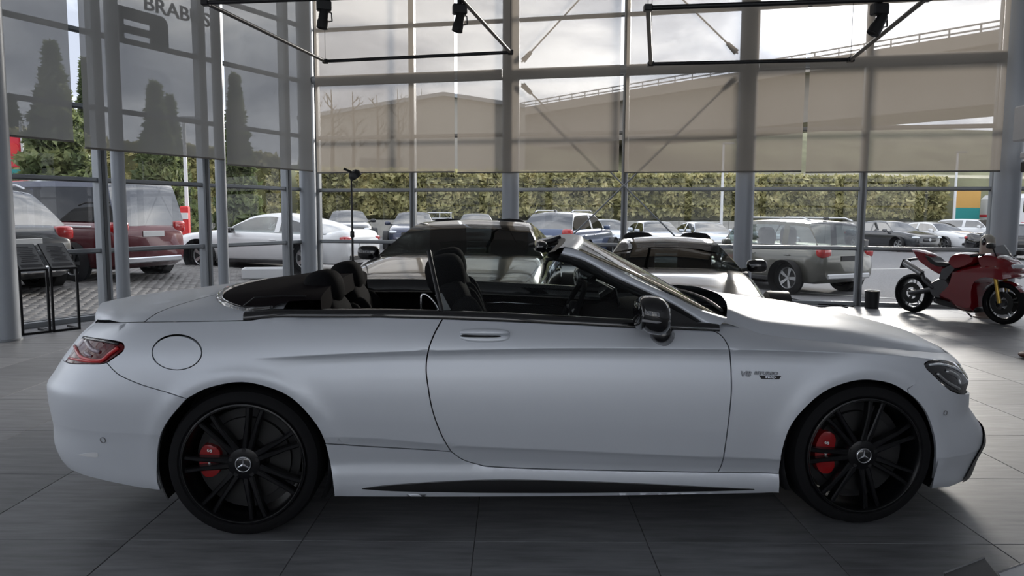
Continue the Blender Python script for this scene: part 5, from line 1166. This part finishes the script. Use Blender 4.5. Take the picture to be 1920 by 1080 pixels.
# ---- wheels
def car_wheel(xw, sd, rt, wid, yo, calx, name_txt):
    c = np.array([xw, 0, rt-.004]); y0 = yo
    def pt(r, a, y): return (r*cos(a), y, r*sin(a))
    root_t = MB().lathe([(.270, .030), (.281, .006), (.296, -.006), (.318, -.004), (.338, .008), (rt-.008, .028), (rt, .055), (rt, wid-.05), (rt-.012, wid-.02), (.30, wid), (.270, wid)], 72, 'y').mesh('tyre', 40)
    rim = MB().lathe([(.266, -.001), (.262, -.010), (.256, -.012), (.250, -.004), (.243, .02), (.238, .06), (.232, .20)], 72, 'y'); 
    parts = [('tyre', root_t, 'rubber'), ('rim', rim.mesh('rim', 40), 'rim_black')]
    base = {}
    for nm, me, mt in parts:
        o = obj(nm, me, mt, convertible); o.scale = (1.085, 1, 1.085) if nm == 'rim' else (1, 1, 1); o.location = (xw, -y0 if sd < 0 else y0, c[2]); o.rotation_euler = (0, 0, 0 if sd < 0 else pi); base[nm] = o
    rimo = base['rim']
    def child(nm, mb, mt, sm=40): return mb.build(nm, mt, rimo, sm)
    child('rim_line', MB().lathe([(.254, -.0125), (.252, -.0145), (.250, -.0125)], 72, 'y'), 'brake_steel')
    N = 7; w = .0095; sp_ = MB()
    for da in (-.105, .105):
        vs = []
        for r_, y_, wd, aa in ((.055, .012, .015, da*1.8), (.12, .006, .011, da*1.25), (.19, .002, .0095, da*1.05), (.248, .004, .011, da*1.15)):
            cx, cz = r_*cos(aa), r_*sin(aa); tx, tz = -sin(aa), cos(aa)
            vs += [(cx-tx*wd, y_+.006, cz-tz*wd), (cx-tx*wd*.55, y_, cz-tz*wd*.55), (cx+tx*wd*.55, y_, cz+tz*wd*.55), (cx+tx*wd, y_+.006, cz+tz*wd), (cx+tx*wd, y_+.045, cz+tz*wd), (cx-tx*wd, y_+.045, cz-tz*wd)]
        fs = [(i*6+k, i*6+(k+1) % 6, (i+1)*6+(k+1) % 6, (i+1)*6+k) for i in range(3) for k in range(6)]; sp_.add(vs, fs)
    sm_ = sp_.mesh('spoke', 30)
    for k in range(N):
        o = obj('spoke', sm_, 'rim_black', rimo); o.rotation_euler = (0, -(pi+2*pi*k/N), 0)
    child('hub_plate', MB().lathe([(.001, .004), (.045, .004), (.066, .010), (.074, .022), (.074, .07)], 40, 'y'), 'rim_black')
    cap = child('centre_cap', MB().lathe([(.001, -.004), (.030, -.004), (.036, .000), (.038, .008)], 32, 'y'), 'black_gloss')
    # emblem: ring and three-pointed star
    MB().lathe([(.034, -.0035), (.0325, -.0065), (.0305, -.0065), (.030, -.0035)], 40, 'y').build('emblem_ring', 'chrome', rimo, True)
    for k in range(3):
        a = pi/2+2*pi*k/3; t = (cos(a), sin(a)); n_2 = (-sin(a), cos(a)); L_ = .031
        MB().add([(n_2[0]*.0048, -.0045, n_2[1]*.0048), (t[0]*L_, -.0045, t[1]*L_), (-n_2[0]*.0048, -.0045, -n_2[1]*.0048), (0, -.0085, 0)], [(0, 1, 3), (1, 2, 3), (2, 0, 3)]).build('emblem_star', 'chrome', rimo)
    for k in range(5):
        a = 2*pi*k/5+.3; MB().lathe([(.001, .006), (.009, .006), (.011, .012), (.011, .02)], 10, 'y', (.056*cos(a), 0, .056*sin(a))).build('wheel_bolt', 'black_plastic', rimo, 40)
    dsc = MB().lathe([(.095, .085), (.10, .078), (.198, .078), (.20, .085), (.20, .11)], 64, 'y'); d = obj('brake_disc', dsc.mesh('brake_disc', 40), 'brake_steel', convertible); d.location = rimo.location; d.rotation_euler = rimo.rotation_euler
    MB().lathe([(.001, .10), (.24, .10)], 40, 'y').build('back_plate', 'black_plastic', d)
    # caliper towards the rear of the wheel
    P_ = []
    aspan = .62 if xw > 0 else .44
    for t in np.linspace(-1, 1, 17):
        a = pi+t*aspan; k = (1-abs(t)**4)**.35 if abs(t) < 1 else .0; ro = .165+.055*max(k, .35); ri = .165-.045*max(k, .35)
        P_.append([pt(ri, -a, .075), pt(ri+.004, -a, .052), pt((ri+ro)/2, -a, .047), pt(ro-.004, -a, .052), pt(ro, -a, .075), pt(ro, -a, .12), pt(ri, -a, .12)])
    mcal = MB().grid(P_, wrap=True); mcal.f += [tuple(range(7)), tuple(range(16*7, 17*7))[::-1]]
    cal = obj('brake_caliper', mcal.mesh('brake_caliper', 50), 'red_caliper', convertible); cal.location = rimo.location; cal.rotation_euler = rimo.rotation_euler
    if sd < 0:
        text_part('caliper_lettering', 'S', .03, 'white_print', cal, frame3((-.163, .043, .052), (.25, 0, 1), (-1, 0, .25)), .002, .001); text_part('caliper_lettering', 'AMG', .022, 'white_print', cal, frame3((-.166, .043, -.005), (0, 0, 1), (-1, 0, 0)), .002, .0008)
for xw, rt, wid in ((-1.468, .352, .285), (1.468, .352, .255)):
    for sd in (-1, 1): car_wheel(xw, sd, rt, wid, .912, -1, '')
# ================================================================== RED MOTORCYCLE
P('moto_red', (.20, .006, .012), .18, 0, 1); P('fork_gold', (.55, .36, .08), .3, .8); P('engine_grey', (.10, .10, .105), .45, .6); P('seat_black', (.014, .014, .015), .6); pane_mat('visor', (.55, .57, .57), f0=.06)
ra, fa = ground(1712, 585), ground(1880, 608); MF = (fa-ra)[:2]; MWB = float(np.linalg.norm(MF)); MF = MF/MWB; MANG = atan2(MF[1], MF[0]); MO = (ra+fa)/2
moto = thing('motorcycle', 'red sports motorcycle with black wheels standing by the right glazing', 'motorcycle', (MO[0], MO[1], 0), MANG)
MR = np.array([MF[1], -MF[0]])     # right hand side of the bike, towards the viewer
def mp(px, py, y=0):               # pixel -> (x, z) on the bike's plane, y to its left
    d = ray(px, py); o = MO[:2]-MR*y; k = ((o-CC[:2]) @ MR)/(d[:2] @ MR); p = CC+d*k; return float((p[:2]-MO[:2]) @ MF), float(p[2])
def slab(name, px, t, mat, parent=moto, y=0, inset=.82, mid=.55, sm=45):
    poly = [mp(a, b) for a, b in smooth_line(list(px)+[px[0]], 3)[:-1]]; c = np.mean(poly, 0); m = MB(); n = len(poly)
    lay = [(-t, inset), (-t*.8, (1+inset)/2), (-t*mid, 1), (t*mid, 1), (t*.8, (1+inset)/2), (t, inset)]
    rows = [[(c[0]+(p[0]-c[0])*k, y+yy, c[1]+(p[1]-c[1])*k) for p in poly] for yy, k in lay]; m.grid(rows, wrap=True); m.f += [tuple(range(n)), tuple(range(5*n, 6*n))[::-1]]
    return m.build(name, mat, parent, sm)
RW_, FW_ = .305, .30
for xw, rr, wd, nm in ((-MWB/2, RW_, .10, 'rear'), (MWB/2, FW_, .065, 'front')):
    ty = MB().lathe([(rr*.74, -wd*.7), (rr*.84, -wd*.95), (rr*.95, -wd*.75), (rr, -wd*.1), (rr, wd*.1), (rr*.95, wd*.75), (rr*.84, wd*.95), (rr*.74, wd*.7)], 48, 'y', (xw, 0, rr)).build('tyre', 'rubber', moto, 50)
    rm = MB().lathe([(rr*.76, -wd*.72), (rr*.72, -wd*.6), (rr*.70, 0), (rr*.72, wd*.6), (rr*.76, wd*.72)], 48, 'y', (xw, 0, rr)).build('rim', 'rim_black', moto, 50)
    for k in range(5):
        for da in (-.16, .16):
            a = 2*pi*k/5+.3; MB().tube([(xw+.04*cos(a), 0, rr+.04*sin(a)), (xw+rr*.72*cos(a+da), 0, rr+rr*.72*sin(a+da))], [.014, .010], 6).build('spoke', 'rim_silver', rm)
    MB().lathe([(.001, -.05), (.045, -.05), (.05, -.03), (.05, .05), (.001, .05)], 20, 'y', (xw, 0, rr)).build('hub', 'engine_grey', rm, 40)
    for sd in ((-1, 1) if nm == 'front' else (-1,)): MB().lathe([(rr*.30, sd*.055), (rr*.54, sd*.055), (rr*.54, sd*.060), (rr*.30, sd*.060)], 40, 'y', (xw, 0, rr), True).build('brake_disc', 'brake_steel', rm, 40)
slab('side_fairing', [(1795, 509), (1825, 500), (1862, 494), (1903, 498), (1911, 512), (1908, 522), (1872, 516), (1846, 526), (1838, 550), (1836, 584), (1806, 580), (1790, 566), (1768, 556), (1786, 536)], .20, 'moto_red')
slab('tank', [(1786, 492), (1794, 478), (1815, 473), (1838, 477), (1842, 488), (1828, 498), (1800, 505)], .15, 'moto_red'); slab('nose_fairing', [(1842, 480), (1862, 474), (1885, 480), (1905, 492), (1912, 508), (1900, 518), (1880, 512), (1850, 500)], .17, 'moto_red')
slab('tail_cowl', [(1714, 467), (1730, 469), (1750, 476), (1757, 488), (1775, 497), (1782, 512), (1765, 514), (1742, 500), (1726, 487)], .09, 'moto_red'); slab('seat', [(1741, 477), (1752, 481), (1764, 491), (1786, 493), (1790, 500), (1768, 500), (1750, 491)], .12, 'seat_black')
slab('frame', [(1775, 503), (1800, 492), (1808, 495), (1794, 514), (1782, 528), (1768, 530)], .13, 'engine_grey'); slab('engine', [(1750, 532), (1772, 520), (1790, 525), (1796, 545), (1782, 560), (1758, 556)], .15, 'engine_grey'); slab('belly_pan', [(1760, 556), (1800, 566), (1838, 575), (1836, 586), (1800, 578), (1758, 566)], .15, 'black_plastic')
for sd in (-1, 1):
    a, b = mp(1874, 512), (MWB/2, FW_); MB().tube([(a[0], sd*.10, a[1]), (b[0], sd*.10, b[1])], [.028, .026], 12).build('fork_leg', 'fork_gold', moto, 40); MB().blob((b[0]-.03, sd*.085, b[1]+.08), (.03, .03, .06), .5, 12, 8).build('front_caliper', 'engine_grey', moto, True)
m = MB(); m.grid([[(MWB/2+(FW_+.018)*cos(a), y, FW_+(FW_+.018-abs(y)*.25)*sin(a)) for y in np.linspace(-.075, .075, 7)] for a in np.linspace(.6, 2.6, 16)]); m.build('front_fender', 'moto_red', moto, True)
a = mp(1768, 540); MB().tube([(a[0], -.11, a[1]), (-MWB/2, -.11, RW_)], [.045, .028], 10).build('swingarm', 'engine_grey', moto, 40); MB().tube([(a[0], .11, a[1]), (-MWB/2, .11, RW_)], [.045, .028], 10).build('swingarm', 'engine_grey', moto, 40)
a, b = mp(1708, 492, 0), mp(1740, 512, 0); MB().tube([(a[0], -.13, a[1]), (b[0], -.13, b[1])], [.055, .045], 16).build('silencer', 'rim_silver', moto, 40); c = mp(1762, 540); MB().tube([(b[0], -.13, b[1]), (b[0]+.05, -.14, b[1]-.1), (c[0], -.14, c[1])], .03, 10).build('exhaust_pipe', 'engine_grey', moto, True)
a, b = mp(1728, 484), mp(1702, 487); MB().tube([(a[0], 0, a[1]), (b[0], 0, b[1])], .02, 8).build('plate_arm', 'black_plastic', moto); a = mp(1698, 494); MB().box((a[0], 0, a[1]), (.02, .18, .15), R('Y', 20), ch=.004).build('number_plate_holder', 'black_plastic', moto)
def visor():
    pts = [(1866, 478), (1876, 466), (1888, 461), (1898, 474), (1902, 482)]; rows = []
    for t in np.linspace(0, 1, 8):
        row = []
        for y in np.linspace(-.13, .13, 9):
            x0, z0 = mp(1872-0, 476); x1, z1 = mp(1901, 483); u = t; top = mp(1882, 459); p0 = np.array(mp(1900, 484)); p1 = np.array(top); k = 1-(y/.15)**2; q = p0+(p1-p0)*u; row.append((q[0]-.10*(1-k)*(1), y, q[1]-.05*(1-k)))
        rows.append(row)
    MB().grid(rows).build('windshield', 'visor', moto, True)
visor()
for px, py, y in ((1858, 461, -.30), (1914, 474, .36)):
    a = mp(px, py, y); b = mp(1880, 486, 0); mo_ = MB().blob((a[0], y, a[1]), (.035, .075, .04), .6, 14, 8).build('mirror', 'black_plastic', moto, True); MB().tube([(a[0], y*.9, a[1]-.01), (b[0], y*.35, b[1])], .011, 6).build('mirror_stem', 'black_plastic', mo_)
a = mp(1850, 478); MB().tube([(a[0], -.30, a[1]-.01), (a[0]+.06, -.1, a[1]+.01), (a[0]+.06, .1, a[1]+.01), (a[0], .30, a[1]-.01)], .015, 8).build('handlebar', 'black_plastic', moto, True)
for sd in (-1, 1): MB().tube([(a[0]+.01, sd*.20, a[1]), (a[0]-.01, sd*.32, a[1]-.012)], .02, 8).build('grip', 'rubber', moto, True)
a = mp(1908, 500); MB().blob((a[0]+.0, 0, a[1]), (.03, .13, .035), .5, 14, 8).build('headlight', 'lamp_lens', moto, True)
a, b = mp(1782, 566), mp(1800, 592); MB().tube([(a[0], .12, a[1]), (b[0], .26, .01)], .012, 8).build('side_stand', 'engine_grey', moto); MB().tube([(a[0]-.06, -.14, a[1]+.03), (a[0]-.06, -.24, a[1]+.03)], .012, 8).build('footpeg', 'engine_grey', moto)
strip_pts = [mp(1877, 499), mp(1903, 511)]; MB().box(((strip_pts[0][0]+strip_pts[1][0])/2, -.172, (strip_pts[0][1]+strip_pts[1][1])/2), (.16, .008, .012), R('Y', 28)).build('fairing_stripe', 'chrome', moto)

# ================================================================== INFORMATION STANDS, TRIPOD LAMP, SMALL THINGS
P('print_grey', (.27, .275, .28), .8, spec=.2); P('print_dark', (.06, .06, .065), .6)
def info_stand(a, b, label, lines):
    a, b = np.array(a), np.array(b); d = (b-a)[:2]; w = float(np.linalg.norm(d)); ang = atan2(d[1], d[0]); s = thing('info_stand', label, 'stand', (a[0], a[1], 0), ang, 'information stands at the left glazing'); r = .013
    for x in (0, w): MB().box((x, 0, .40), (.026, .026, .80)).build('leg', 'black_metal', s); MB().box((x, .16, .013), (.026, .34, .026)).build('foot', 'black_metal', s)
    MB().box((w/2, .0, .013), (w, .026, .026)).build('base_bar', 'black_metal', s); MB().box((w/2, .0, .79), (w, .026, .026)).build('top_bar', 'black_metal', s)
    rot = R('X', 40); pn = MB().box((w/2, .17, .94), (w+.01, .48, .016), rot, ch=.004).build('panel', 'black_metal', s); sh = MB().box((w/2, .163, .951), (w-.02, .46, .004), rot).build('printed_sheet', 'print_grey', s)
    def pt(u, v): p = rot @ Vector((0, v, .0125)); return (u, .163+p.y, .951+p.z-.008)
    m = MB()
    for i in range(lines):
        v = .17-.30*i/lines; m.box(pt(w*.55 if i % 2 else w*.5, v), (w*(.62 if i % 3 else .45), .010, .0012), rot)
    m.build('print_lines', 'print_dark', sh); MB().box(pt(w*.5, -.17), (w*.8, .045, .0012), rot).build('print_footer', 'print_dark', sh)
is_a, is_b = ground(43, 629), ground(149, 617); is_d = is_b-is_a
info_stand(is_a, is_a+is_d*.465, 'black information stand nearest the left edge column', 9); info_stand(is_a+is_d*.535, is_b, 'black information stand right beside the first one', 12)
st = thing('info_stand', 'grey tilted display panel on black legs left of the black coupe', 'stand', tuple(at(716, 500, 8.6)*np.array([1, 1, 0])), 0, 'information stands at the left glazing')
bx3 = at(716, 500, 8.6); qd = [at(683, 513, 8.25), at(711, 515, 8.25), at(751, 467, 8.9), at(725, 465, 8.9)]; qd = [tuple(p-np.array([bx3[0], bx3[1], 0])) for p in qd]
m = MB().add(qd+[(p[0], p[1], p[2]-.02) for p in qd], [(0, 1, 2, 3), (7, 6, 5, 4), (0, 4, 5, 1), (1, 5, 6, 2), (2, 6, 7, 3), (3, 7, 4, 0)]); m.build('panel', 'print_grey', st)
MB().tube([qd[1], qd[2]], .014, 8).build('panel_edge', 'black_metal', st); MB().tube([qd[0], qd[3]], .008, 8).build('panel_edge', 'black_metal', st)
for p in qd[:2]: MB().tube([p, (p[0], p[1], .01)], .013, 8).build('leg', 'black_metal', st)
MB().box(((qd[0][0]+qd[1][0])/2, qd[0][1]+.15, .012), (.26, .4, .024)).build('base', 'black_metal', st)
tp = at(660, 402, 9.0); tl_ = thing('tripod_lamp', 'slim black tripod lamp stand left of the black coupe', 'lamp stand', (tp[0], tp[1], 0))
MB().tube([(0, 0, .25), (0, 0, 1.95)], [.016, .010], 10).build('pole', 'black_metal', tl_, 40)
for z in (.75, 1.25): MB().lathe([(.018, z-.04), (.026, z-.03), (.026, z+.03), (.018, z+.04)], 14).build('clamp', 'black_plastic', tl_, 40)
for k in range(3): a = 2*pi*k/3+.5; MB().tube([(0, 0, .95), (.42*cos(a), .42*sin(a), .012)], .011, 8).build('leg', 'black_metal', tl_, 40); MB().tube([(0, 0, .45), (.24*cos(a), .24*sin(a), .42)], .007, 6).build('strut', 'black_metal', tl_)
hd_ = MB().lathe([(.001, .03), (.05, .03), (.075, 0), (.078, -.05), (.001, -.045)], 24); rr_ = R('Y', -32) @ R('X', 20); hd_.v = [tuple(rr_ @ Vector(p)+Vector((.03, 0, 1.97))) for p in hd_.v]; hd_.build('lamp_head', 'black_plastic', tl_, 40); MB().tube([(-.09, 0, 2.03), (0, 0, 1.99)], .014, 8).build('handle', 'black_metal', tl_)
bn_ = thing('bin', 'small black cylindrical bin at the foot of the right mullion', 'bin', (5.88, 12.12, 0)); MB().lathe([(.001, .01), (.10, .01), (.105, .0), (.112, .28), (.104, .285), (.098, .02), (.001, .02)], 28).build('body', 'black_plastic', bn_, 40); MB().lathe([(.112, .27), (.117, .275), (.117, .288), (.104, .288)], 28).build('rim', 'black_metal', bn_, 40)
bp_ = at(1851, 470, 11.05); ps = thing('beige_post', 'beige rounded post with a black oval panel behind the motorcycle', 'post', (bp_[0], bp_[1], 0)); P('beige_paint', (.42, .40, .34), .6)
MB().lathe([(.13, 0), (.13, .02), (.10, .03), (.10, 1.12), (.09, 1.19), (.05, 1.23), (.001, 1.24)], 28).build('body', 'beige_paint', ps, 40); MB().blob((-.085, -.04, 1.13), (.025, .035, .055), .9, 14, 10).build('oval_panel', 'black_gloss', ps, True)
cp = rear(9.88, -.045); cu = thing('cup', 'small pale cup standing on the glazing rail above the bin', 'cup', (cp[0], cp[1], .9955)); MB().lathe([(.001, .003), (.028, .0), (.036, .10), (.033, .10), (.026, .008), (.001, .008)], 20).build('wall', 'white_plastic', cu, 40); MB().lathe([(.001, .112), (.036, .108), (.038, .098), (.034, .098)], 20).build('lid', 'beige_paint', cu, 40)
def cable(pts, label):
    m = MB().tube([(lambda p: (p[0], p[1], .009))(ground(*q)) for q in smooth_line(pts, 5)], .009, 6); tag(m.build('floor_cable', 'rubber', None, True), label, 'cable', 'cables on the floor by the glazing')
cable([(1420, 566), (1450, 560), (1490, 562), (1530, 571), (1575, 573), (1600, 576)], 'black cable lying along the foot of the right glazing'); cable([(1425, 563), (1440, 558), (1458, 562), (1462, 568)], 'thin looped cable end beside the sports car'); cable([(1500, 574), (1540, 576), (1568, 573), (1590, 578)], 'short black cable with a plug in front of the mullion')
def plate(px, label, mat, h, name, cat):
    p = [ground(*q)[:2] for q in px]; c = np.mean(p, 0); o = thing(name, label, cat, (c[0], c[1], 0)); poly = [tuple(q-c) for q in p]
    MB().prism(poly, lambda u, v, t: (u, v, t), .001, h).build('slab', mat, o); MB().tube([(poly[0][0], poly[0][1], h), (poly[1][0], poly[1][1], h)], .005, 6).build('edge', 'sensor_grey', o)
plate([(1770, 1080), (1845, 1051), (1890, 1110), (1800, 1160)], 'dark flat floor plate in the lower right corner', 'print_dark', .012, 'floor_plate', 'plate'); plate([(1872, 1080), (1925, 1060), (1990, 1100), (1900, 1130)], 'pale flat pad at the bottom right picture corner', 'white_wall', .014, 'floor_pad', 'pad')
P('brown_leather', (.12, .05, .035), .6); pd_ = thing('floor_cushion', 'brown rounded pad on the floor at the right edge', 'pad', tuple(ground(1924, 672))); MB().blob((.08, 0, .035), (.14, .12, .035), .8, 20, 10).build('cover', 'brown_leather', pd_, True); MB().tube([(.08+.138*cos(a), .118*sin(a), .035) for a in np.linspace(0, 2*pi, 30)], .004, 6).build('piping', 'brown_leather', pd_, True)
